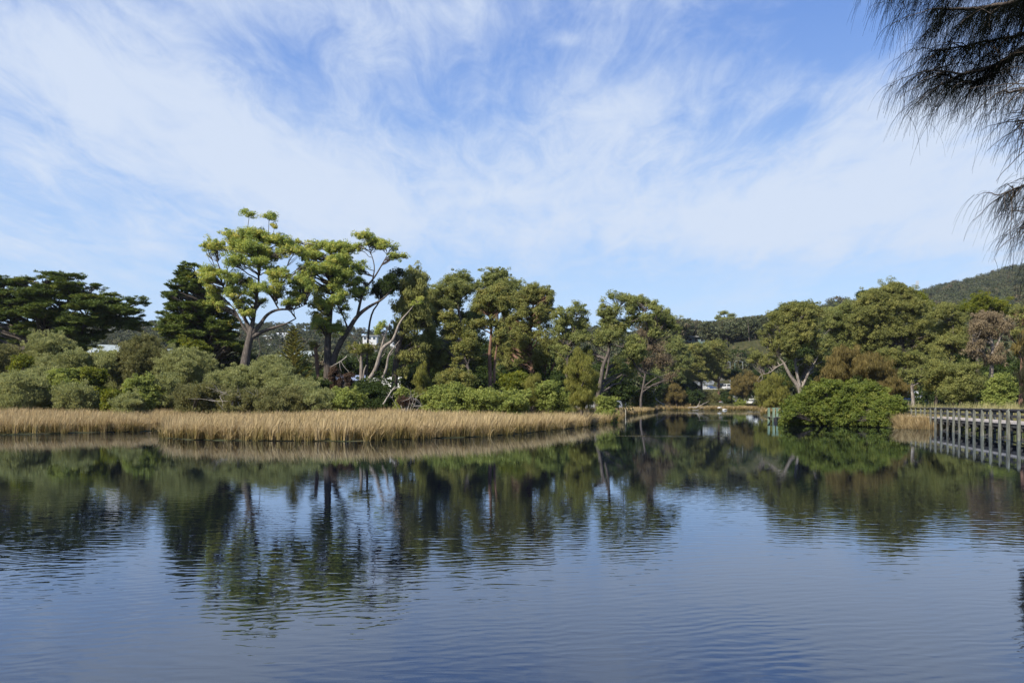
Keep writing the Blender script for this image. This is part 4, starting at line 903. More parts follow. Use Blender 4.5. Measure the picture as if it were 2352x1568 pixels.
# ------------------------------------------------------------------ far forest on the hills (nobody could count it)
CLEAR = [(262, 800, 15), (646, 720, 17), (621, 700, 14), (622, 560, 10), (851, 640, 14), (912, 640, 14), (1597, 430, 18), (1704, 420, 9), (258, 235, 30), (378, 235, 22), (698, 240, 18), (632, 240, 14)]
def forest(label, regions, n, mat, hmin, hmax, lf, clumps=9, per=26, Ln=1.3, W=.75, spread=.30):
    P = []
    for (u0, u1, Y0, Y1, share) in regions:
        k = int(n * share); Y = Y0 + (Y1 - Y0) * rng.uniform(0, 1, k) ** .8; u = rng.uniform(u0, u1, k)
        P.append(np.stack([(u - CX) / F * Y, Y], 1))
    P = np.concatenate(P)
    uu = P[:, 0] / P[:, 1] * F + CX; ok = np.ones(len(P), bool)
    for hp, hY, hw in CLEAR: ok &= ~((np.abs(uu - hp) < hw) & (P[:, 1] > hY - 90) & (P[:, 1] < hY + 14))
    P = P[ok]; P = P[sdist(P[:, 0], P[:, 1]) > 4]; z = hgt(P[:, 0], P[:, 1]); m = len(P)
    H = rng.uniform(hmin, hmax, m); R = H * rng.uniform(spread, spread + .17, m)
    base = np.stack([P[:, 0], P[:, 1], z + H - R * .55], 1)
    D = rdir(m * clumps).reshape(m, clumps, 3); D[..., 2] = D[..., 2] * .9 - .45
    cc = base[:, None] + D * (R[:, None, None] * np.array([.7, .7, .85]))
    cr = (R[:, None, None] * rng.uniform(.32, .6, (m, clumps, 1)) * np.array([1, 1, .6]))
    q, v = fill(cc.reshape(-1, 3), np.broadcast_to(cr, (m, clumps, 3)).reshape(-1, 3), per, 'round', Ln, W)
    tt = np.repeat(rng.uniform(-.42, .42, m), clumps * per); v = np.clip(v * .7 + .15 + tt, 0, 1)
    T = Tubes()
    for i in rng.choice(m, min(m, 260), replace=False):
        T.add(np.array([[P[i, 0], P[i, 1], z[i] - .5], [P[i, 0] + rng.normal() * .4, P[i, 1], z[i] + H[i] * .9]]), [.35, .18], 4)
    o = link_mesh('forest', quad_mesh('forest', q, v), M[mat])
    tag(o, label, 'forest', None, 'stuff')
    tk = link_mesh('trunk', T.mesh('trunk'), M['bark_grey'], o); tag(tk, None, None, None, 'stuff')
forest('dense eucalypt forest covering the high hill on the right', [(1880, 2560, 620, 1120, .55), (1880, 2560, 1020, 1120, .15), (1900, 2560, 165, 620, .3)], 1900, 'far_forest', 11, 17, 1, 12, 34, 1.35, .9, .42)
forest('dark forest on the middle ridge behind the road', [(1810, 1960, 200, 580, .25), (1670, 1830, 368, 580, .16), (1270, 1530, 215, 640, .25), (1530, 1720, 400, 560, .28), (1440, 1900, 530, 600, .12)], 1900, 'far_forest', 8, 13, 1, 9, 34, 1.1, .65)
forest('hazy wooded hillside with scattered houses on the left', [(150, 440, 260, 920, .27), (540, 1000, 250, 920, .42), (540, 1300, 850, 920, .1), (560, 1000, 176, 232, .09), (180, 440, 176, 228, .05), (1320, 1400, 600, 810, .07)], 2000, 'far_forest', 6, 11, 1, 8, 36, 1.0, .6)
# ------------------------------------------------------------------ made things
M['timber'] = bark_mat('weathered_timber', (.07, .065, .055), (.17, .178, .15), (.27, .28, .24), 1.2, .3)
M['timber_dark'] = bark_mat('dark_timber', (.030, .028, .028), (.065, .062, .062), (.10, .10, .10), 1.0, .2)
M['deck'] = bark_mat('deck_boards', (.40, .36, .33), (.55, .50, .47), None, 1.0, .15)
M['timber_green'] = bark_mat('green_timber', (.10, .15, .10), (.19, .26, .19), (.27, .33, .26), 1.0, .2)
M['white'] = paint_mat('white_paint', (.62, .62, .60), .35, 0, .12)
M['offwhite'] = paint_mat('offwhite_paint', (.48, .48, .46), .5, 0, .15)
M['cream'] = paint_mat('cream_wall', (.55, .50, .38), .8, 0, .15)
M['grey'] = paint_mat('grey_paint', (.30, .32, .34), .5)
M['galv'] = paint_mat('galvanised', (.42, .46, .48), .45, .3)
M['green_pole'] = paint_mat('green_pole', (.16, .26, .22), .5)
M['dark'] = paint_mat('dark_rubber', (.02, .02, .022), .7)
M['blue_grey'] = paint_mat('blue_grey_canvas', (.20, .24, .34), .7)
M['canvas_dark'] = paint_mat('charcoal_canvas', (.07, .07, .08), .8)
M['blue_tent'] = paint_mat('pale_blue_tent', (.30, .42, .68), .6)
M['roof_light'] = paint_mat('pale_metal_roof', (.36, .40, .38), .45)
M['roof_dark'] = paint_mat('dark_roof', (.08, .085, .10), .5)
M['glass'] = paint_mat('dark_glass', (.03, .04, .05), .06, 0, .1, 1, .8)
M['glass_green'] = paint_mat('greenish_glass', (.16, .24, .25), .12, 0, .15, 1, .8)
M['red'] = paint_mat('red_lens', (.4, .02, .02), .3)
M['silver'] = paint_mat('silver_paint', (.35, .37, .40), .3, .4)
M['blue_paint'] = paint_mat('blue_paint', (.06, .10, .22), .3)
M['black_paint'] = paint_mat('black_paint', (.015, .015, .018), .3)
M['concrete'] = paint_mat('concrete', (.38, .36, .33), .9, 0, .3)
M['rock'] = bark_mat('pale_rock', (.35, .33, .30), (.62, .60, .57), None, 1.0, .4)

# boardwalk -------------------------------------------------------------
def boardwalk():
    line = np.array([(46.8, 97.5), (44.6, 91.5), (42.9, 85.5), (41.3, 79), (38.6, 69), (35.3, 56.5), (32.6, 46.5), (30.5, 38)], float)
    seg = np.r_[0, np.cumsum(np.linalg.norm(np.diff(line, axis=0), axis=1))]
    def pt(s): return np.array([np.interp(s, seg, line[:, 0]), np.interp(s, seg, line[:, 1])])
    base = pt(0)
    e = empty('boardwalk', (base[0], base[1], 0), 'weathered timber boardwalk with post and rail sides, curving out over the water on the right', 'boardwalk')
    sp = 2.02; W = 1.9; total = seg[-1]; ns = int(total / sp)
    dk = MB(); top = {0: MB(), 1: MB()}; upper = {0: MB(), 1: MB()}; mid = {0: MB(), 1: MB()}; joist = MB(); brace = MB(); kick = {0: MB(), 1: MB()}
    prev = None
    for i in range(ns + 1):
        c = pt(i * sp); t = pt(i * sp + .5) - pt(i * sp - .5); t = t / np.linalg.norm(t); nrm = np.array([-t[1], t[0]])
        if nrm[0] > 0: nrm = -nrm          # nrm points to the lagoon (left)
        row = []
        for sd, off in ((0, 0.0), (1, -W - .2)):
            p = c + nrm * off; rz = math.atan2(t[1], t[0])
            w, dp = rng.uniform(.13, .20), rng.uniform(.19, .25)
            ht = 2.06 + rng.uniform(-.07, .05); b = -1.1
            m = MB(); n0 = len(m.V)
            # post with a slanted top, a little out of plumb, stained at the waterline
            lean = rng.normal(size=2) * .022
            cs, sn = math.cos(rz), math.sin(rz)
            for z, k in ((b, 1.08), (.0, 1.04), (1.0, 1.0), (ht, .98)):
                for (a, q) in ((-1, -1), (1, -1), (1, 1), (-1, 1)):
                    zz = z + (.09 * q * (1 if nrm @ np.array([-sn, cs]) < 0 else -1) if z == ht else 0)
                    x, y = a * dp / 2 * k, q * w / 2 * k
                    m.V.append((p[0] + x * cs - y * sn + lean[0] * (z + 1), p[1] + x * sn + y * cs + lean[1] * (z + 1), zz))
            for L_ in range(3):
                for j in range(4):
                    j2 = (j + 1) % 4; m.F.append((L_ * 4 + j, L_ * 4 + j2, L_ * 4 + 4 + j2, L_ * 4 + 4 + j))
            m.F.append((12, 13, 14, 15)); m.F.append((3, 2, 1, 0))
            m.build('post', M['timber'], e, .012, True)
            inner = c + nrm * (-.17 if sd == 0 else -W - .02)
            row.append(inner)
        if prev is not None:
            pc, prow = prev
            for sd in (0, 1):
                a, b2 = prow[sd], row[sd]
                off = (nrm * .02 if sd == 0 else -nrm * .02)
                top[sd].bar((*(a + off * 4), 2.09), (*(b2 + off * 4), 2.09), .20, .045)
                upper[sd].bar((*a, 1.95), (*b2, 1.95), .05, .14)
                mid[sd].bar((*a, 1.58), (*b2, 1.58), .05, .13)
                kick[sd].bar((*(a + off), 1.155), (*(b2 + off), 1.155), .10, .13)
            A = (prow[0] + prow[1]) / 2; B = (row[0] + row[1]) / 2; L_ = np.linalg.norm(B - A); nb = max(1, int(L_ / .148))
            for k in range(nb):
                q = A + (B - A) * ((k + .5) / nb)
                dk.box((q[0], q[1], 1.07 + rng.uniform(-.003, .003)), (L_ / nb - .008, W - .35, .045), math.atan2((B - A)[1], (B - A)[0]))
            for off in (-.2, -1.0, -1.85):
                joist.bar((*(pc + nrm * off), .93), (*(c + nrm * off), .93), .08, .22)
        joist.bar((*(c + nrm * -.10), .70), (*(c + nrm * (-W - .1)), .70), .10, .20)
        if i % 2 == 0:
            MB().bar((*(c + nrm * -.14 + t * .09), .05), (*(c + nrm * (-W - .06) + t * .09), .62), .05, .12).build('brace', M['timber_dark'], e, 0, True)
        prev = (c, row)
    dk.build('deck', M['deck'], e, 0, True); joist.build('joist', M['timber_dark'], e, 0, True)
    for sd in (0, 1):
        top[sd].build('top_rail', M['timber_dark'], e, 0, True); upper[sd].build('upper_rail', M['timber_dark'], e, 0, True)
        mid[sd].build('mid_rail', M['timber_dark'], e, 0, True); kick[sd].build('deck_edge', M['deck'], e, 0, True)
boardwalk()

def jetty():
    p = at(1777, 968, 110); x, y = p[0], p[1]
    e = empty('jetty', (x, y, 0), 'short green-painted timber jetty at the left foot of the round green bush', 'jetty')
    for dx, dy in ((0, 0), (1.25, .2), (.1, 2.4), (1.35, 2.6)):
        MB().box((x + dx, y + dy, .55), (.26, .26, 2.7)).build('post', M['timber_green'], e, .015, True)
    MB().box((x + .75, y + .1, 1.86), (2.0, .14, .10)).build('top_rail', M['timber_green'], e, 0, True)
    b = MB()
    for k in range(16): b.box((x + .7, y + .1 + k * .165, .62), (1.7, .15, .05))
    b.build('deck', M['timber'], e, 0, True)
    MB().box((x + .15, y - .17, .25), (.45, .1, .6)).build('fender', M['dark'], e, 0, True)
jetty()

def stake(name, label, px, ytop, Y, h, r, mats, zt=None):
    g = ground_at(px, Y); t = at(px, ytop, Y)
    e = empty(name, g, label, 'stake')
    H = t[2]
    MB().cyl((g[0], g[1], (g[2] + H - .3) / 2 - .15), r, H - g[2] + .0, 'z', 8).build('shaft', M[mats[0]], e, 0, True)
    MB().box((g[0], g[1], H - .12), (r * 3.2, r * 3.2, .34)).build('marker', M[mats[1]], e, .01, True)
stake('marker_stake', 'slim yellowish stake with a white tip standing at the water edge of the far reeds', 1437, 926, 150, 2, .07, ('cream', 'white'))
stake('marker_post', 'short white post on the slope under the flat-topped cypress', 208, 805, 118, 2, .08, ('white', 'white'))

# dead wood reaching into the water --------------------------------------
def deadwood(label, paths, Y, name='fallen_branch', mat='dead_wood', cat='branch'):
    T = Tubes(); p0 = at(paths[0][0][0], paths[0][0][1], Y)
    for pth in paths:
        P, R = poly_resample([at(a[0], a[1], Y + (a[3] if len(a) > 3 else 0)) for a in pth], [a[2] for a in pth], 12)
        P[1:-1] += rng.normal(size=(10, 3)) * P.ptp(axis=0).max() * .004 if hasattr(P, 'ptp') else rng.normal(size=(10, 3)) * .03
        T.add(P, R, 6)
    e = empty(name, (p0[0], p0[1], 0), label, cat)
    link_mesh('limb', T.mesh('limb'), M[mat], e, True)
deadwood('bare pale fallen branch arching down from the trees into the far channel', [[(1500, 900, .2), (1504, 912, .17), (1511, 921, .14), (1522, 928, .1), (1533, 941, .05)], [(1519, 926, .09), (1532, 929, .07), (1541, 936, .05), (1547, 942, .03)],
   [(1501, 902, .12), (1506, 892, .1), (1513, 884, .05)], [(1508, 918, .07), (1511, 932, .06), (1510, 943, .05)], [(1506, 916, .06), (1507, 930, .05), (1508, 943, .04)], [(1500, 898, .09), (1503, 885, .07), (1506, 870, .04)]], 235)
deadwood('thin pale dead stems standing upright beside the far fallen branch', [[(1494, 906, .07), (1496, 890, .06), (1500, 868, .04)], [(1499, 905, .06), (1500, 895, .05), (1501, 884, .04)]], 238, 'dead_tree', 'dead_wood', 'dead tree')
deadwood('tangle of grey driftwood on the far shore left of the golden reeds', [[(1592, 937, .12), (1610, 930, .1), (1628, 921, .05)], [(1580, 936, .12), (1600, 934, .1), (1618, 937, .06)], [(1598, 938, .1), (1606, 926, .08), (1608, 920, .04)], [(1612, 935, .1), (1604, 941, .06), (1590, 941, .05)]], 284, 'driftwood')
deadwood('single pale dead branch leaning out of the bank in front of the white caravans', [[(880, 928, .09), (893, 907, .08), (902, 893, .06), (908, 886, .035)], [(900, 896, .05), (912, 889, .03)]], 92)
deadwood('fan of bare reddish twigs hanging under the twin-trunked gum', [[(797, 818, .07), (788, 826, .06), (775, 834, .05), (760, 842, .03)], [(783, 829, .04), (790, 842, .03), (803, 856, .02)], [(781, 830, .04), (780, 842, .03), (784, 852, .02)]], 107)
def rock(label, px, py, Y, s):
    g = at(px, py, Y); e = MB()
    a = rng.uniform(0, 6)
    n = 9; V = []
    for z, k in ((-.25, .8), (.05, 1.0), (.28, .62), (.4, .25)):
        for i in range(n):
            t = i / n * 2 * math.pi; r = s * k * (1 + .22 * math.sin(3 * t + a + z * 4)); V.append((g[0] + r * math.cos(t) * 1.5, g[1] + r * math.sin(t), max(.02, g[2]) + z * s * 1.3))
    e.V = V
    for L_ in range(3):
        for j in range(n): e.F.append((L_ * n + j, L_ * n + (j + 1) % n, (L_ + 1) * n + (j + 1) % n, (L_ + 1) * n + j))
    e.F.append(tuple(range(3 * n, 4 * n)))
    tag(e.build('rock', M['rock']), label, 'rock')
rock('left of the two small pale rocks at the far waterline', 1653, 936, 276, .55)
rock('right of the two small pale rocks at the far waterline', 1664, 940.5, 274, .6)

# vehicles -------------------------------------------------------------
def wheels(e, L, W, r, xs, zc):
    for x in xs:
        for s in (-1, 1):
            o = MB().cyl((x, s * (W / 2 - .09), zc), r, .2, 'y', 16).build('wheel', M['dark'], e)
            MB().cyl((x, s * (W / 2 + .005), zc), r * .6, .03, 'y', 12).build('rim', M['silver'], o)
def car(label, px, Y, rz, paint, kind='suv', z=None, group=None, cat='car', base=None):
    g = ground_at(px, Y) if base is None else np.array(base, float)
    if z is not None: g[2] = z
    e = empty({'suv': 'parked_car', 'sedan': 'parked_car', 'van': 'parked_van'}[kind], g, label, cat, group, rz)
    if kind == 'suv': L, W, H, r = 4.8, 1.9, 1.8, .37
    elif kind == 'sedan': L, W, H, r = 4.5, 1.8, 1.45, .33
    else: L, W, H, r = 5.0, 1.95, 2.25, .34
    h = L / 2
    if kind == 'suv': low = [(-h, .45), (-h + .05, 1.0), (-h + .25, 1.12), (h - 1.35, 1.12), (h - .35, 1.02), (h - .05, .8), (h, .45), (h - .2, .32), (-h + .2, .32)]; cab = [(-h + .18, 1.10), (-h + .42, H - .05), (-h + .7, H), (.55, H), (.8, H - .06), (h - 1.3, 1.10)]
    elif kind == 'sedan': low = [(-h, .4), (-h + .05, .92), (-h + .9, .96), (h - 1.2, .94), (h - .3, .82), (h, .6), (h, .4), (h - .2, .26), (-h + .2, .26)]; cab = [(-h + .55, .93), (-h + 1.2, H - .04), (-h + 1.5, H), (.35, H), (.6, H - .05), (h - 1.25, .92)]
    else: low = [(-h, .4), (-h, 1.2), (h - 1.0, 1.2), (h - .15, 1.0), (h, .7), (h - .1, .3), (-h + .1, .3)]; cab = [(-h + .02, 1.18), (-h + .06, H - .08), (-h + .2, H), (h - 1.7, H), (h - 1.5, H - .05), (h - .85, 1.18)]
    body = MB().prism(low, -W / 2, W / 2); body.build('body', M[paint], e, .06)
    MB().prism(cab, -W / 2 + .06, W / 2 - .06, [1, .86, .84, .84, .86, 1]).build('cabin', M[paint], e, .05)
    zb, zt = cab[0][1] + .06, H - .2; x0, x1 = cab[0][0] + .35, cab[-1][0] - .25
    for s in (-1, 1):
        y0, y1 = s * (W / 2 - .045), s * (W / 2 - .135)
        nwin = 3 if kind == 'suv' else 2
        for k in range(nwin):
            a = x0 + (x1 - x0) * k / nwin + .05; b = x0 + (x1 - x0) * (k + 1) / nwin - .05
            sh = .28 if k == nwin - 1 else .0
            MB().face([(a, y0, zb), (b, y0, zb), (b - sh * 1.5 - .03, y1, zt), (a + (.12 if k == 0 else .0), y1, zt)]).build('side_window', M['glass'], e)
    c0, c1 = cab[0], cab[1]; c4, c5 = cab[-2], cab[-1]
    def pane(a, b, off):
        lo = (a[0] * .88 + b[0] * .12 + off, a[1] * .88 + b[1] * .12); hi = (a[0] * .14 + b[0] * .86 + off, a[1] * .14 + b[1] * .86)
        return [(lo[0], -W / 2 + .18, lo[1]), (lo[0], W / 2 - .18, lo[1]), (hi[0], W / 2 - .3, hi[1]), (hi[0], -W / 2 + .3, hi[1])]
    MB().face(pane(c0, c1, -.03)).build('rear_window', M['glass'], e)
    MB().face(pane(c5, c4, .03)).build('windscreen', M['glass'], e)
    for s in (-1, 1):
        MB().box((-h + .03, s * (W / 2 - .16), .95), (.1, .2, .3)).build('tail_light', M['red'], e, .01)
        MB().box((h - .16, s * (W / 2 - .28), .78), (.2, .34, .14)).build('headlight', M['offwhite'], e, .01)
    MB().box((-h - .03, 0, .5), (.12, W - .1, .2)).build('bumper', M['grey'], e, .02)
    if kind == 'suv':
        MB().cyl((-h - .14, 0, .82), .34, .18, 'x', 16).build('spare_wheel', M['dark'], e)
    wheels(e, L, W, r, (-h + .85, h - .9), r)
    return e
def caravan(label, px, Y, rz, paint='white', L=5.6, H=2.6, stripe='grey', awning=False, z=None, name='caravan', cat='caravan'):
    g = ground_at(px, Y)
    if z is not None: g[2] = z
    e = empty(name, g, label, cat, None, rz); h = L / 2
    prof = [(-h + .05, .5), (-h, 1.1), (-h + .1, H - .25), (-h + .4, H), (h - .7, H), (h - .25, H - .3), (h, 1.35), (h - .15, .5)]
    MB().prism(prof, -1.15, 1.15).build('body', M[paint], e, .06)
    for s in (-1, 1):
        MB().box((0, s * 1.152, .8), (L - .5, .02, .16)).build('stripe', M[stripe], e)
        for x in (-h + 1.2, h - 1.5):
            MB().box((x, s * 1.155, 1.65), (1.0, .03, .55)).build('window', M['glass'], e, .02)
    MB().box((.2, -1.16, 1.35), (.62, .03, 1.65)).build('door', M['offwhite'], e, .02)
    MB().box((-h + .03, 0, 1.7), (.06, 1.2, .5)).build('rear_window', M['glass'], e, .02)
    MB().box((-.6, 0, H + .1), (.8, .6, .2)).build('roof_vent', M['offwhite'], e, .04)
    MB().bar((h - .2, 0, .5), (h + 1.1, 0, .5), .12, .1).build('drawbar', M['grey'], e)
    wheels(e, L, 2.2, .34, (-.25,), .34)
    if awning:
        a = MB().face([(-h + .4, -1.17, H - .15), (h - .8, -1.17, H - .15), (h - .8, -3.4, H - .55), (-h + .4, -3.4, H - .55)])
        a.build('awning', M['offwhite'], e)
        for x in (-h + .45, h - .85): MB().cyl((x, -3.38, (H - .55) / 2), .025, H - .55, 'z', 6).build('awning_pole', M['galv'], e)
    return e
car('white four-wheel drive with a rear spare wheel parked at the head of the lagoon', 1728, 298, 1.9, 'white')
caravan('white caravan parked behind the white four-wheel drive', 1738, 308, 2.6, awning=True)
caravan('white caravan mostly hidden behind the she-oak at the right of the far camp', 1757, 306, .35, 'offwhite')
caravan('silver-grey camper trailer left of the white four-wheel drive', 1690, 304, .1, 'silver', 4.6, 2.5)
car('dark silver car half hidden by shrubs at the left of the far camp', 1666, 300, .15, 'silver', 'sedan')
car('white utility trailer end beside the she-oak trunk at the far camp', 1708, 301, .1, 'offwhite', 'sedan')
RZ = 346
def road_z(px, Y): return None
car('white van parked on the road bank below the lamp post', 1668, 348, 1.75, 'white', 'van', cat='van')
car('white car on the road left of the forked gum', 1617, 350, .1, 'white', 'sedan')
car('blue car on the road directly left of the forked gum trunk', 1632, 352, .05, 'blue_paint', 'sedan')
car('black car on the road farthest left behind the trunks', 1594, 350, .1, 'black_paint', 'sedan')
car('black high-sided vehicle on the road above the white van', 1660, 362, .1, 'black_paint', 'van', cat='van')
def bollard(label, px, Y):
    g = ground_at(px, Y); e = empty('bollard', g, label, 'bollard', 'white bollards at the far camp')
    MB().cyl((g[0], g[1], g[2] + .5), .16, 1.0, 'z', 10).build('post', M['white'], e, 0, True)
    MB().cyl((g[0], g[1], g[2] + 1.04), .19, .08, 'z', 10).build('cap', M['grey'], e, 0, True)
bollard('left of the two white bollards before the parked four-wheel drive', 1711, 290)
bollard('right of the two white bollards before the parked four-wheel drive', 1722, 290)
# road fence line, walls
def wall(label, pts, h, mat, name='wall', th=.2, cap=True, panel=None):
    P = [ground_at(px, Y) for px, Y in pts]
    e = empty(name, P[0], label, name.split('_')[-1])
    m = MB(); c = MB()
    for a, b in zip(P[:-1], P[1:]):
        n = max(2, int(np.linalg.norm(b - a) / 2.4))
        for i in range(n):
            p = a + (b - a) * (i / n); q = a + (b - a) * ((i + 1) / n)
            zm = (p[2] + q[2]) / 2
            m.bar((p[0], p[1], zm + h / 2 - .4), (q[0] - (q - p)[0] * .02, q[1] - (q - p)[1] * .02, zm + h / 2 - .4), th, h + .8)
            c.box((p[0], p[1], zm + h / 2), (.14, .14, h + .16))
    m.build('panel', M[mat], e, 0, True); c.build('post', M['offwhite' if mat == 'cream' else 'galv'], e, 0, True)
wall('cream panel fence climbing the road bank left of the tall lamp post', [(1640, 380), (1664, 385), (1683, 400)], 2.2, 'cream', 'panel_fence')
wall('white crash rail along the roadside above the golden far reeds', [(1600, 341), (1680, 341)], .5, 'offwhite', 'guard_rail', .08)
wall('grey corrugated fence behind the cars on the road', [(1590, 372), (1640, 374)], 2.0, 'grey', 'metal_fence', .1)
def lamp(label, px, ytop, Y, arm=2.0, mat='galv', rz=0.0):
    g = ground_at(px, Y); t = at(px, ytop, Y); H = max(5.0, t[2] - g[2])
    e = empty('street_lamp', g, label, 'street lamp')
    T = Tubes(); T.add(np.array([g - [0, 0, .3], g + [0, 0, H * .5], g + [0, 0, H * .96]]), [.14, .11, .08], 8)
    link_mesh('pole', T.mesh('pole'), M[mat], e, True)
    d = np.array([math.cos(rz), math.sin(rz), 0])
    T = Tubes(); T.add(bez(g + [0, 0, H * .93], g + [0, 0, H] + d * arm, [0, 0, .25], 6), [.07] * 6, 6)
    link_mesh('arm', T.mesh('arm'), M[mat], e, True)
    MB().box(tuple(g + [0, 0, H - .02] + d * (arm + .3)), (.75, .3, .14), rz).build('lamp_head', M['offwhite'], e, .03, True)
lamp('tall galvanised street lamp with a short arm in front of the dark hillside', 1677, 829, 372, 1.2, rz=2.6)
lamp('street lamp whose long arm reaches left over the white-railed house', 1706, 828, 380, 2.8, rz=3.14)
def pole(label, px, ytop, Y, mat, r=.13, cross=True, name='power_pole', cat='pole'):
    g = ground_at(px, Y); t = at(px, ytop, Y); H = max(4.0, t[2] - g[2])
    e = empty(name, g, label, cat)
    T = Tubes(); T.add(np.array([g - [0, 0, .3], g + [0, 0, H * .5], g + [0, 0, H]]), [r, r * .85, r * .7], 8); link_mesh('mast', T.mesh('mast'), M[mat], e, True)
    if cross: MB().box(tuple(g + [0, 0, H - .5]), (1.6, .12, .12)).build('crossarm', M[mat], e, 0, True)
pole('green painted pole between the two street lamps', 1688, 832, 374, 'green_pole', .16, False, 'pole')
pole('thin mast rising beside the cars left of the forked gum', 1627, 870, 352, 'galv', .07, False, 'pole')
pole('slender mast standing among trees on the left hillside', 650, 757, 850, 'offwhite', .3, True)
def tower():
    Y = 1085; g = ground_at(2107, Y); t = at(2107, 646, Y); H = t[2] - g[2]
    e = empty('radio_tower', g, 'slim radio mast with aerials on the crest of the right-hand hill', 'tower')
    T = Tubes(); T.add(np.array([g - [0, 0, 1], g + [0, 0, H]]), [.7, .35], 8); link_mesh('mast', T.mesh('mast'), M['offwhite'], e, True)
    for k in range(6):
        a = k * math.pi / 3; p = g + [math.cos(a) * 1.5, math.sin(a) * 1.5, H - 3.0]
        MB().box(tuple(p), (.5, .5, 6.0 + (k % 3) * 1.0)).build('antenna', M['offwhite'], e, 0, True)
    MB().cyl(tuple(g + [0, 0, H - 6]), 1.7, .3, 'z', 10).build('platform', M['grey'], e, 0, True)
tower()

# camp behind the gums on the left ---------------------------------------
def awning_tent(label, px, Y, w, dpt, h, mat, mat2, rz):
    g = ground_at(px, Y); e = empty('camp_shelter', g, label, 'shelter', None, rz)
    r = MB(); r.face([(-w / 2, -dpt / 2, h * .72), (w / 2, -dpt / 2, h * .72), (w / 2 - .3, .2, h), (-w / 2 + .3, .2, h)]); r.face([(-w / 2 + .3, .2, h), (w / 2 - .3, .2, h), (w / 2, dpt / 2, h * .75), (-w / 2, dpt / 2, h * .75)])
    r.face([(-w / 2, -dpt / 2, h * .72), (-w / 2 + .3, .2, h), (-w / 2, dpt / 2, h * .75)]); r.face([(w / 2, dpt / 2, h * .75), (w / 2 - .3, .2, h), (w / 2, -dpt / 2, h * .72)])
    r.build('roof', M[mat], e)
    MB().box((w * .12, dpt * .1, h * .36), (w * .7, dpt * .7, h * .70)).build('side_wall', M[mat2], e, .03)
    for x in (-w / 2 + .05, w / 2 - .05):
        for y in (-dpt / 2 + .05, dpt / 2 - .05): MB().cyl((x, y, h * .36), .03, h * .74, 'z', 6).build('leg', M['galv'], e)
awning_tent('blue-grey awning over a dark camper under the twin-trunked gum', 797, 138, 7.2, 4.2, 3.6, 'blue_grey', 'canvas_dark', .08)
g = ground_at(846, 136); e = empty('dome_tent', g, 'small pale blue dome tent beside the blue-grey awning', 'tent')
tv = []; m_ = MB(); nr, ns_ = 6, 12
for i in range(nr + 1):
    a = i / nr * math.pi / 2
    for j in range(ns_):
        b_ = j / ns_ * 2 * math.pi; m_.V.append((1.35 * math.cos(a) * math.cos(b_), 1.35 * math.cos(a) * math.sin(b_), 2.9 * math.sin(a)))
for i in range(nr):
    for j in range(ns_): m_.F.append((i * ns_ + j, i * ns_ + (j + 1) % ns_, (i + 1) * ns_ + (j + 1) % ns_, (i + 1) * ns_ + j))
m_.build('canopy', M['blue_tent'], e)
MB().face([(-.5, -1.37, .1), (.5, -1.37, .1), (.0, -1.05, 1.7)]).build('door_flap', M['canvas_dark'], e)
caravan('white caravan behind the white leaning gum trunk, left one of the pair', 886, 134, .12, 'white', 6.0, 2.9)
caravan('white caravan with its door end showing right of the dark weeping gum trunk', 925, 132, 1.2, 'white', 5.6, 3.1)
caravan('pale caravan glimpsed between the she-oak and the leaning river gum', 1352, 200, .1, 'offwhite', 6.4, 3.0)
caravan('pale grey caravan glimpsed right of the leaning river gum trunk', 1402, 205, .0, 'silver', 6.0, 3.0)
caravan('grey camper behind the straight pale trunk at the boardwalk end', 2112, 124, .15, 'grey', 5.0, 2.7)
awning_tent('white curved shelter roof behind the straight pale trunk at the boardwalk end', 2108, 130, 7.0, 3.4, 3.9, 'white', 'grey', .05)
car('small white car just visible between the domed gum and the round green bush', 1828, 150, 1.3, 'white', 'suv')

# houses --------------------------------------------------------------
def house(label, px, py, Y, w, dp, h, roofm, wallm='offwhite', rz=0.0, flat=False, name='house', roofh=1.6, floors=1, rail=False):
    t = at(px, py, Y); z0 = t[2] - h - (0 if flat else roofh)
    gz = hz(t[0], t[1])
    e = empty(name, (t[0], t[1], gz), label, 'house' if name == 'house' else 'building', None, rz)
    z0 -= gz                                  # floor level above the slope, on a base
    base = min(-1.0, z0)
    MB().box((0, 0, (z0 + h + base) / 2), (w, dp, z0 + h - base)).build('wall', M[wallm], e)
    fh = h / floors
    for f in range(floors):
        n = max(2, int(w / 3.2))
        for i in range(n):
            x = -w / 2 + w * (i + .5) / n
            fr = MB().box((x, -dp / 2 - .03, z0 + fh * (f + .55)), (w / n * .62, .08, fh * .5)).build('window', M['white'], e)
            MB().box((x, -dp / 2 - .09, z0 + fh * (f + .55)), (w / n * .54, .05, fh * .43)).build('pane', M['glass'], fr)
    if flat:
        MB().box((.4, 0, z0 + h + .15), (w + 2.2, dp + 2, .3)).build('roof', M[roofm], e)
    else:
        hw, hd = w / 2 + .5, dp / 2 + .5; zr = z0 + h
        r = MB(); r.V = [(-hw, -hd, zr), (hw, -hd, zr), (hw, hd, zr), (-hw, hd, zr), (-hw + hd * .7, 0, zr + roofh), (hw - hd * .7, 0, zr + roofh)]
        r.F = [(0, 1, 5, 4), (1, 2, 5), (2, 3, 4, 5), (3, 0, 4), (3, 2, 1, 0)]
        r.build('roof', M[roofm], e)
    if rail:
        b = MB().box((0, -dp / 2 - 1.2, z0 - .1), (w, 2.2, .2))
        b.build('balcony', M['white'], e)
        b = MB()
        for k in range(3): b.box((0, -dp / 2 - 2.25, z0 + .35 + k * .35), (w, .06, .08))
        b.build('railing', M['white'], e)
    return e
house('flat-roofed modern building with white eaves on the wooded ridge', 1600, 775, 430, 13, 8, 3.4, 'white', 'glass_green', .1, True, 'hill_building')
MBs = None
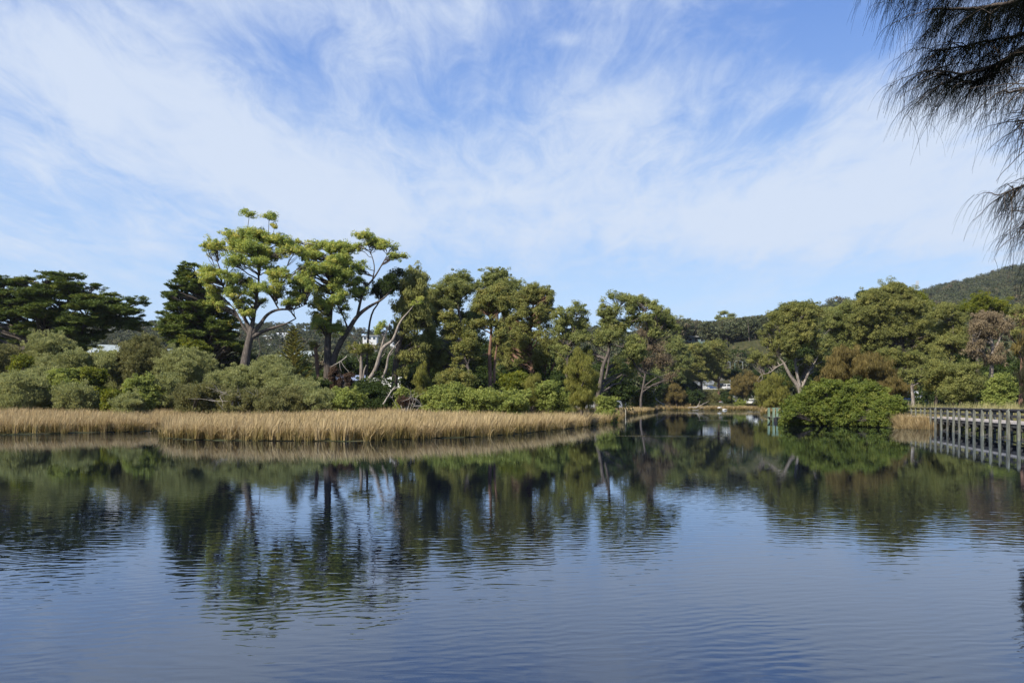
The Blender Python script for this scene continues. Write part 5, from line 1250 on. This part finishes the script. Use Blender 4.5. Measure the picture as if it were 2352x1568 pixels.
house('white-railed house with a dark roof behind the street lamps', 1704, 840, 420, 7, 6, 3.6, 'roof_dark', 'white', 0, False, 'house', 1.4, 1, True)
house('large pale roof behind the left thicket between the two cypresses', 258, 792, 235, 14, 10, 3.0, 'roof_light', 'offwhite', .5, False, 'house', 3.0)
house('pale roof right of the rounded brownish shrub below the shaggy cypress', 378, 802, 235, 11, 9, 3.0, 'roof_light', 'offwhite', -.2, False, 'house', 2.6)
house('small white house high on the left hillside seen under the flat-topped cypress', 262, 688, 800, 13, 9, 4.5, 'white', 'white', .2)
house('white gabled house on the hillside seen under the tallest gum', 646, 764, 720, 15, 10, 4.0, 'white', 'white', .1)
house('low white house left of the gabled hillside house', 621, 769, 700, 12, 8, 3.2, 'roof_light', 'white', -.1)
house('tiny white house lower on the hillside left of the norfolk pine', 622, 788, 560, 8, 6, 2.6, 'white', 'white', .2)
house('pale long roof behind the pollarded tree', 698, 806, 240, 10, 7, 2.6, 'roof_light', 'offwhite', .2, False, 'house', 1.8)
house('white house on the ridge left of the white leaning trunk', 851, 772, 640, 11, 8, 4.4, 'white', 'white', 0, True)
house('white two-storey house on the ridge right of the white leaning trunk', 912, 778, 640, 10, 8, 6.0, 'white', 'white', .3, True, floors=2)
house('pale roof low behind the small norfolk pine thicket', 632, 815, 240, 8, 6, 2.6, 'roof_light', 'offwhite', .1, False, 'house', 1.6)

# she-oak leaning in from the near bank, right -----------------------------
def near_sheoak():
    Y = 7.0; base = np.array([8.6, 9.4, hz(8.6, 9.4)])
    e = empty('overhanging_sheoak', base, 'dark she-oak hanging fine drooping needles into the top right corner', 'tree')
    T = Tubes()
    T.add(*poly_resample([base - [0, 0, .3], base + [.1, -.4, 2.2], base + [-.2, -1.2, 4.2], base + [-.6, -1.8, 6.4], base + [-1.2, -2.2, 8.6]], [.26, .22, .17, .12, .05], 16), 10)
    start = {0: base + [-.3, -1.4, 4.6]}
    B = [[(2480, -150, .05, .3), (2350, -75, .035, .1), (2250, -45, .025, 0), (2150, -52, .016, 0), (2062, -50, .008, 0)],
         [(2480, -60, .05, 0), (2400, -20, .03, 0), (2300, 10, .02, -.2), (2220, 14, .014, -.2), (2140, 18, .007, -.2)],
         [(2490, 60, .05, 0), (2400, 92, .035, 0), (2330, 122, .026, 0), (2280, 152, .017, 0), (2225, 168, .012, 0), (2190, 158, .008, 0), (2150, 158, .005, 0)],
         [(2340, 118, .022, 0), (2285, 168, .015, .1), (2240, 204, .010, .1), (2200, 200, .007, .1), (2172, 176, .005, .1)],
         [(2400, 60, .02, .3), (2330, 80, .014, .3), (2260, 90, .01, .3), (2200, 100, .008, .3), (2140, 112, .005, .3)],
         [(2500, 150, .04, -.3), (2420, 185, .02, -.3), (2370, 205, .014, -.3), (2330, 215, .01, -.3), (2308, 212, .006, -.3)],
         [(2500, 220, .03, .2), (2420, 255, .02, .2), (2370, 275, .012, .2), (2330, 290, .006, .2)],
         [(2500, 300, .03, 0), (2430, 320, .018, 0), (2380, 335, .01, 0), (2360, 340, .006, 0)],
         [(2500, 400, .03, .1), (2420, 402, .02, .1), (2375, 420, .013, .1), (2335, 436, .009, .1), (2308, 446, .005, .1)],
         [(2500, 470, .03, -.1), (2420, 480, .02, -.1), (2385, 495, .012, -.1), (2350, 512, .006, -.1)]]
    Q = []; VV = []
    TP = poly_resample([base, base + [-.2, -1.2, 4.2], base + [-1.2, -2.2, 8.6]], [1, 1, 1], 30)[0]
    conn = []; offs = []
    dens = [420, 560, 260, 110, 200, 80, 40, 8, 110, 60]
    for bi, pth in enumerate(B):
        P, R = poly_resample([at(a[0], a[1], Y + a[3]) for a in pth], [a[2] for a in pth], 26)
        P[1:] += np.cumsum(rng.normal(size=(25, 3)) * .006, 0)
        if bi != 3:
            if bi % 2 and conn:      # forks off the limb before it
                j0 = conn[-1][3 + bi % 3]; r0 = .05
            else:
                j0 = TP[int(np.argmin(np.linalg.norm(TP - P[0] + [0, 0, .6], axis=1)))]; r0 = .09
            cp = bez(j0, P[0], [rng.uniform(-.1, .3), rng.uniform(-.5, .5), rng.uniform(.0, .45)], 8, .025)
            T.add(cp, np.linspace(r0, pth[0][2], 8), 7); conn.append(cp)
            off = np.concatenate([a_ + (b_ - a_) * np.linspace(0, 1, 8)[:, None] for a_, b_ in zip(cp[:-1], cp[1:])])
            for k in range(14):
                s_ = off[rng.integers(10, len(off))]; d_ = unit(np.array([rng.uniform(-.6, .6), rng.uniform(-1, 1), rng.uniform(-.7, .4)]))
                tp = bez(s_, s_ + d_ * rng.uniform(.3, .7), [0, 0, .06], 7, .008); T.add(tp, np.linspace(.008, .002, 7), 4); offs.append(tp)
            offs.append(off)
        T.add(P, np.maximum(R, .003), 6)
        # twigs
        n_off = 900
        nt_ = 34 if bi != 7 else 16
        tw = []
        for k in range(nt_):
            s = P[rng.integers(3, 26)]; ln = rng.uniform(.18, .5)
            dn = unit(np.array([rng.uniform(-.8, .3), rng.uniform(-.7, .7), rng.uniform(-.9, .15)]))
            tp = bez(s, s + dn * ln, [0, 0, .05], 7, .006); T.add(tp, np.linspace(.006, .002, 7), 4); tw.append(tp)
        src = np.concatenate([np.repeat(P[2:], 2, 0)] + tw)
        n = dens[bi] * 5
        pick = src[rng.integers(0, len(src), n)]
        if bi != 3 and offs:
            oo = np.concatenate(offs); pick = np.concatenate([pick, oo[rng.integers(0, len(oo), n_off)]]); n += n_off; offs = []
        o = pick + rng.normal(size=(n, 3)) * .012
        ln = rng.uniform(.14, .34, n) * np.where(rng.uniform(size=n) < .06, 1.35, 1)
        # bunches share a direction
        g = rng.integers(0, max(2, n // 7), n); gd = rng.normal(size=(n // 7 + 2, 3)) * [.42, .45, .22]
        d0 = unit(np.array([-.55, 0, -.5]) + gd[g] + rng.normal(size=(n, 3)) * .16)
        down = np.array([-.12, 0, -1.0])
        ts = np.linspace(0, 1, 5); pts = []
        for t in ts: pts.append(o + d0 * (ln * t * (1 - .35 * t))[:, None] + down * (ln * .62 * t * t)[:, None])
        side = unit(np.cross(d0, rng.normal(size=(n, 3))))
        wd = rng.uniform(.0020, .0032, n)
        for i in range(4):
            w0 = (wd * (1 - .12 * i) / 2)[:, None]; w1 = (wd * (1 - .12 * (i + 1)) / 2)[:, None]
            Q.append(np.stack([pts[i] - side * w0, pts[i] + side * w0, pts[i + 1] + side * w1, pts[i + 1] - side * w1], 1))
            s2 = np.cross(side, d0)
            Q.append(np.stack([pts[i] - s2 * w0, pts[i] + s2 * w0, pts[i + 1] + s2 * w1, pts[i + 1] - s2 * w1], 1))
            v = rng.uniform(0, 1, n) ** 2; VV += [v, v]
    # the rest of the crown, outside the picture: broad drooping masses
    LC = np.array([(7.4, 6.6, 6.6), (7.8, 7.4, 5.4), (8.4, 8.6, 6.2), (7.2, 8.6, 7.4), (6.4, 7.4, 8.4), (8.2, 6.6, 7.6), (9.2, 8.0, 4.6), (7.4, 5.6, 7.2), (9.6, 9.8, 6.6), (7.8, 10.2, 4.2), (8.6, 10.6, 3.2)], float)
    q, v = fill(LC, np.full((len(LC), 3), [1.2, 1.1, .9]), 3600, 'droop', .32, .007)
    Q.append(q); VV.append(v * .5)
    for c in LC: 
        j = int(np.argmin(np.linalg.norm(TP - c, axis=1))); T.add(bez(TP[j], c, [0, 0, .3], 6), np.linspace(.08, .015, 6), 6)
    link_mesh('trunk', T.mesh('trunk'), M['bark_dark'], e, True)
    link_mesh('needles', quad_mesh('needles', np.concatenate(Q), np.concatenate(VV)), M['sheoak_near_shade'], e, True)
near_sheoak()
# ------------------------------------------------------------------ camera, sun, sky
cam = bpy.data.cameras.new('camera'); co = bpy.data.objects.new('camera', cam); COL.objects.link(co)
co.location = (0, 0, CAMZ); co.rotation_euler = (math.radians(90), 0, 0)
cam.sensor_width = 36; cam.lens = F / 2352 * 36; cam.shift_y = (HY - 784) / 2352
cam.clip_start = .1; cam.clip_end = 20000
SC.camera = co
SUN = unit(np.array([-.56, -.60, .74]))
el = math.asin(SUN[2]); az = math.atan2(SUN[0], SUN[1])      # azimuth from +Y towards +X
sun = bpy.data.lights.new('sun', 'SUN'); so = bpy.data.objects.new('sun', sun); COL.objects.link(so)
sun.energy = 4.6; sun.angle = math.radians(.53); sun.color = (1.0, .945, .84)
from mathutils import Vector
so.rotation_euler = Vector(SUN).to_track_quat('Z', 'Y').to_euler()
so.location = (-60, -40, 90)
w = bpy.data.worlds.new('World'); SC.world = w; w.use_nodes = True
nt = w.node_tree; nt.nodes.clear(); L = nt.links.new
out = nt.nodes.new('ShaderNodeOutputWorld'); bg = nt.nodes.new('ShaderNodeBackground')
sky = nt.nodes.new('ShaderNodeTexSky'); sky.sky_type = 'NISHITA'; sky.sun_disc = False
sky.sun_elevation = el; sky.sun_rotation = az; sky.air_density = 1.0; sky.dust_density = .4; sky.ozone_density = 2.2; sky.altitude = 10
tc = nt.nodes.new('ShaderNodeTexCoord'); sp = nt.nodes.new('ShaderNodeSeparateXYZ'); L(tc.outputs['Generated'], sp.inputs[0])
def val(v):
    return v
def mth(op, a, b=None, c=None, clamp=False):
    n = nt.nodes.new('ShaderNodeMath'); n.operation = op; n.use_clamp = clamp
    for k, v in enumerate((a, b, c)):
        if v is None: continue
        if isinstance(v, (int, float)): n.inputs[k].default_value = v
        else: L(v, n.inputs[k])
    return n.outputs[0]
X_, Y_, Z_ = sp.outputs
zc = mth('ADD', mth('MAXIMUM', Z_, 0.0), .10)
px_ = mth('DIVIDE', X_, zc); py_ = mth('DIVIDE', Y_, zc)            # position on a flat cloud layer overhead
cmb = nt.nodes.new('ShaderNodeCombineXYZ'); L(px_, cmb.inputs[0]); L(py_, cmb.inputs[1])
def layer(scale, rot, sc, det, rough, dist, loc=(0, 0, 0)):
    mp = nt.nodes.new('ShaderNodeMapping'); mp.inputs['Scale'].default_value = scale; mp.inputs['Rotation'].default_value = (0, 0, rot); mp.inputs['Location'].default_value = loc
    L(cmb.outputs[0], mp.inputs[0])
    n = nt.nodes.new('ShaderNodeTexNoise'); n.inputs['Scale'].default_value = sc; n.inputs['Detail'].default_value = det
    n.inputs['Roughness'].default_value = rough; n.inputs['Distortion'].default_value = dist
    L(mp.outputs[0], n.inputs['Vector']); return n.outputs['Fac']
streak = layer((1.0, .26, 1), .30, 2.1, 9, .62, .7)
fine = layer((1.0, .42, 1), .30, 7.5, 7, .68, 1.0, (4, 2, 0))
puff = layer((1.0, .6, 1), -.15, 2.4, 9, .62, .35, (7, 9, 0))
# large cloud banks by direction (azimuth tangent u, elevation tangent e)
ys = mth('MAXIMUM', Y_, .05); U = mth('DIVIDE', X_, ys); E = mth('DIVIDE', Z_, ys)
def bank(px, py, rx, ry, amp, rot=0.0):
    u0, e0 = (px - CX) / F, (HY - py) / F; a, b = rx / F, ry / F
    du = mth('SUBTRACT', U, u0); de = mth('SUBTRACT', E, e0)
    c, s = math.cos(rot), math.sin(rot)
    p = mth('DIVIDE', mth('ADD', mth('MULTIPLY', du, c), mth('MULTIPLY', de, s)), a)
    q = mth('DIVIDE', mth('SUBTRACT', mth('MULTIPLY', de, c), mth('MULTIPLY', du, s)), b)
    r2 = mth('ADD', mth('MULTIPLY', p, p), mth('MULTIPLY', q, q))
    return mth('MULTIPLY', mth('POWER', 2.718, mth('MULTIPLY', r2, -1.0)), amp)
BANKS = [(520, 330, 460, 110, .30, -.45), (150, 200, 300, 90, .22, -.5), (880, 480, 380, 70, .22, -.15), (950, 120, 200, 60, .14, .2), (2050, 400, 330, 110, .42, .35), (1750, 480, 300, 90, .30, .1), (2300, 480, 160, 120, .25, 0), (1330, 430, 340, 90, .22, .1),
         (1440, 250, 130, 70, .20, .4), (1040, 20, 120, 35, .2, 0), (1302, 93, 30, 16, .25, 0), (1690, 160, 160, 50, .12, .4), (2000, 560, 600, 60, .16, 0), (250, 560, 500, 50, .12, 0),
         (620, 110, 200, 70, -.20, -.4), (1560, 90, 420, 80, -.16, .1), (1830, 270, 80, 40, -.26, .3), (1900, 90, 200, 90, -.22, 0), (1120, 270, 90, 40, -.14, 0), (180, 560, 170, 40, -.20, -.3), (1250, 640, 1500, 70, -.22, 0), (2150, 60, 300, 80, -.12, 0), (90, 430, 120, 30, -.1, -.3)]
tot = None
for b_ in BANKS:
    b_ = (*b_[:4], b_[4] * (.85 if b_[4] > 0 else 1.0), b_[5]); o_ = bank(*b_); tot = o_ if tot is None else mth('ADD', tot, o_)
dn = mth('ADD', mth('MULTIPLY', streak, 1.05), mth('MULTIPLY', fine, .85)); dn = mth('ADD', dn, mth('MULTIPLY', puff, .85))
hi = nt.nodes.new('ShaderNodeMapRange'); hi.interpolation_type = 'SMOOTHSTEP'; L(E, hi.inputs['Value'])
hi.inputs['From Min'].default_value = .46; hi.inputs['From Max'].default_value = .75; hi.inputs['To Max'].default_value = .28
dn = mth('SUBTRACT', mth('ADD', mth('SUBTRACT', dn, 1.0), tot), hi.outputs[0])
cov = nt.nodes.new('ShaderNodeMapRange'); cov.interpolation_type = 'SMOOTHSTEP'; L(dn, cov.inputs['Value'])
cov.inputs['From Min'].default_value = 0.0; cov.inputs['From Max'].default_value = .80; cov.inputs['To Min'].default_value = 0; cov.inputs['To Max'].default_value = .90
# clouds thin out below the level of the tree tops
low = nt.nodes.new('ShaderNodeMapRange'); low.interpolation_type = 'SMOOTHSTEP'; L(E, low.inputs['Value']); low.inputs['From Min'].default_value = .07; low.inputs['From Max'].default_value = .19
cf = mth('MULTIPLY', cov.outputs[0], low.outputs[0])
hs = nt.nodes.new('ShaderNodeHueSaturation'); hs.inputs['Saturation'].default_value = 1.0; hs.inputs['Value'].default_value = 1.0
L(sky.outputs[0], hs.inputs['Color'])
grad = nt.nodes.new('ShaderNodeValToRGB'); L(Z_, grad.inputs[0])
els = grad.color_ramp.elements
G_ = [(0, (.50, .68, .94)), (.13, (.45, .64, .93)), (.24, (.34, .53, .90)), (.36, (.20, .37, .80)), (.5, (.10, .24, .68)), (1, (.06, .15, .5))]
while len(els) < len(G_): els.new(.5)
for e_, (p_, c_) in zip(els, G_): e_.position = p_; e_.color = (*[v / 1.68 / .14 * .99 for v in c_], 1)
gm = nt.nodes.new('ShaderNodeMix'); gm.data_type = 'RGBA'; gm.inputs['Factor'].default_value = .85; L(hs.outputs[0], gm.inputs['A']); L(grad.outputs[0], gm.inputs['B'])
mx = nt.nodes.new('ShaderNodeMix'); mx.data_type = 'RGBA'; L(cf, mx.inputs['Factor']); L(gm.outputs['Result'], mx.inputs['A'])
mx.inputs['B'].default_value = (3.0, 3.38, 4.0, 1)
L(mx.outputs['Result'], bg.inputs['Color']); bg.inputs['Strength'].default_value = .14
L(bg.outputs[0], out.inputs[0])
SC.view_settings.view_transform = 'Standard'; SC.view_settings.look = 'None'; SC.view_settings.gamma = 1; SC.view_settings.exposure = 0.75
cy = SC.cycles
cy.max_bounces = 6; cy.diffuse_bounces = 2; cy.glossy_bounces = 3; cy.transmission_bounces = 3; cy.transparent_max_bounces = 4; cy.volume_bounces = 0
cy.use_denoising = True
cy.caustics_reflective = False; cy.caustics_refractive = False
print('faces', STAT['faces'])

HAZE = 0.00006
if HAZE:
    b = MB().box((0, 50, 148), (6900, 5000, 301))
    m, nt, out = new_mat('haze_air')
    pv = nt.nodes.new('ShaderNodeVolumePrincipled'); pv.inputs['Color'].default_value = (.80, .88, 1, 1); pv.inputs['Density'].default_value = HAZE
    pv.inputs['Anisotropy'].default_value = .2
    nt.links.new(pv.outputs[0], out.inputs['Volume'])
    tag(b.build('haze', m), 'thin blue air over the lagoon and hills', None, None, 'stuff')

# repeats of one kind belong together
def px_of(o): return o.location.x / max(o.location.y, 3) * F + CX
for o in SC.objects:
    if o.parent or 'label' not in o or 'group' in o or 'kind' in o: continue
    n = o.name.split('.')[0]; p = px_of(o); y = o.location.y
    g = None
    if n == 'gum_tree': g = 'gums on the far ridge' if y > 400 else 'tall gums of the left bank' if p < 980 else 'gums of the middle grove' if p < 1440 else 'gums around the far channel' if p < 1690 else 'gums of the right bank'
    elif n == 'sheoak': g = 'feathery she-oaks along the water'
    elif n == 'shrub': g = 'shrubs of the left thicket' if p < 760 and y < 130 else 'bushes at the foot of the grove' if p < 1440 else 'shrubs around the far shore and right bank'
    elif n == 'cypress': g = 'dark cypresses on the left bank'
    elif n == 'wattle_tree': g = 'green wattles above the boardwalk'
    elif n == 'house': g = 'houses among the trees on the hillside'
    elif n == 'caravan': g = 'caravans at the camp behind the trees' if y < 230 else 'caravans at the head of the lagoon'
    elif n in ('parked_car', 'parked_van'): g = 'vehicles parked along the road' if y > 330 else 'vehicles parked at the lagoon camps'
    elif n == 'rock': g = 'pale rocks at the far waterline'
    elif n == 'street_lamp': g = 'street lamps by the road'
    elif n == 'fallen_branch': g = 'bare fallen branches along the shore'
    elif n == 'camp_shelter': g = 'camp shelters behind the trees'
    if g: o['group'] = g
for o in SC.objects:
    if 'label' in o and not 4 <= len(o['label'].split()) <= 16: print('LABEL', len(o['label'].split()), o['label'])
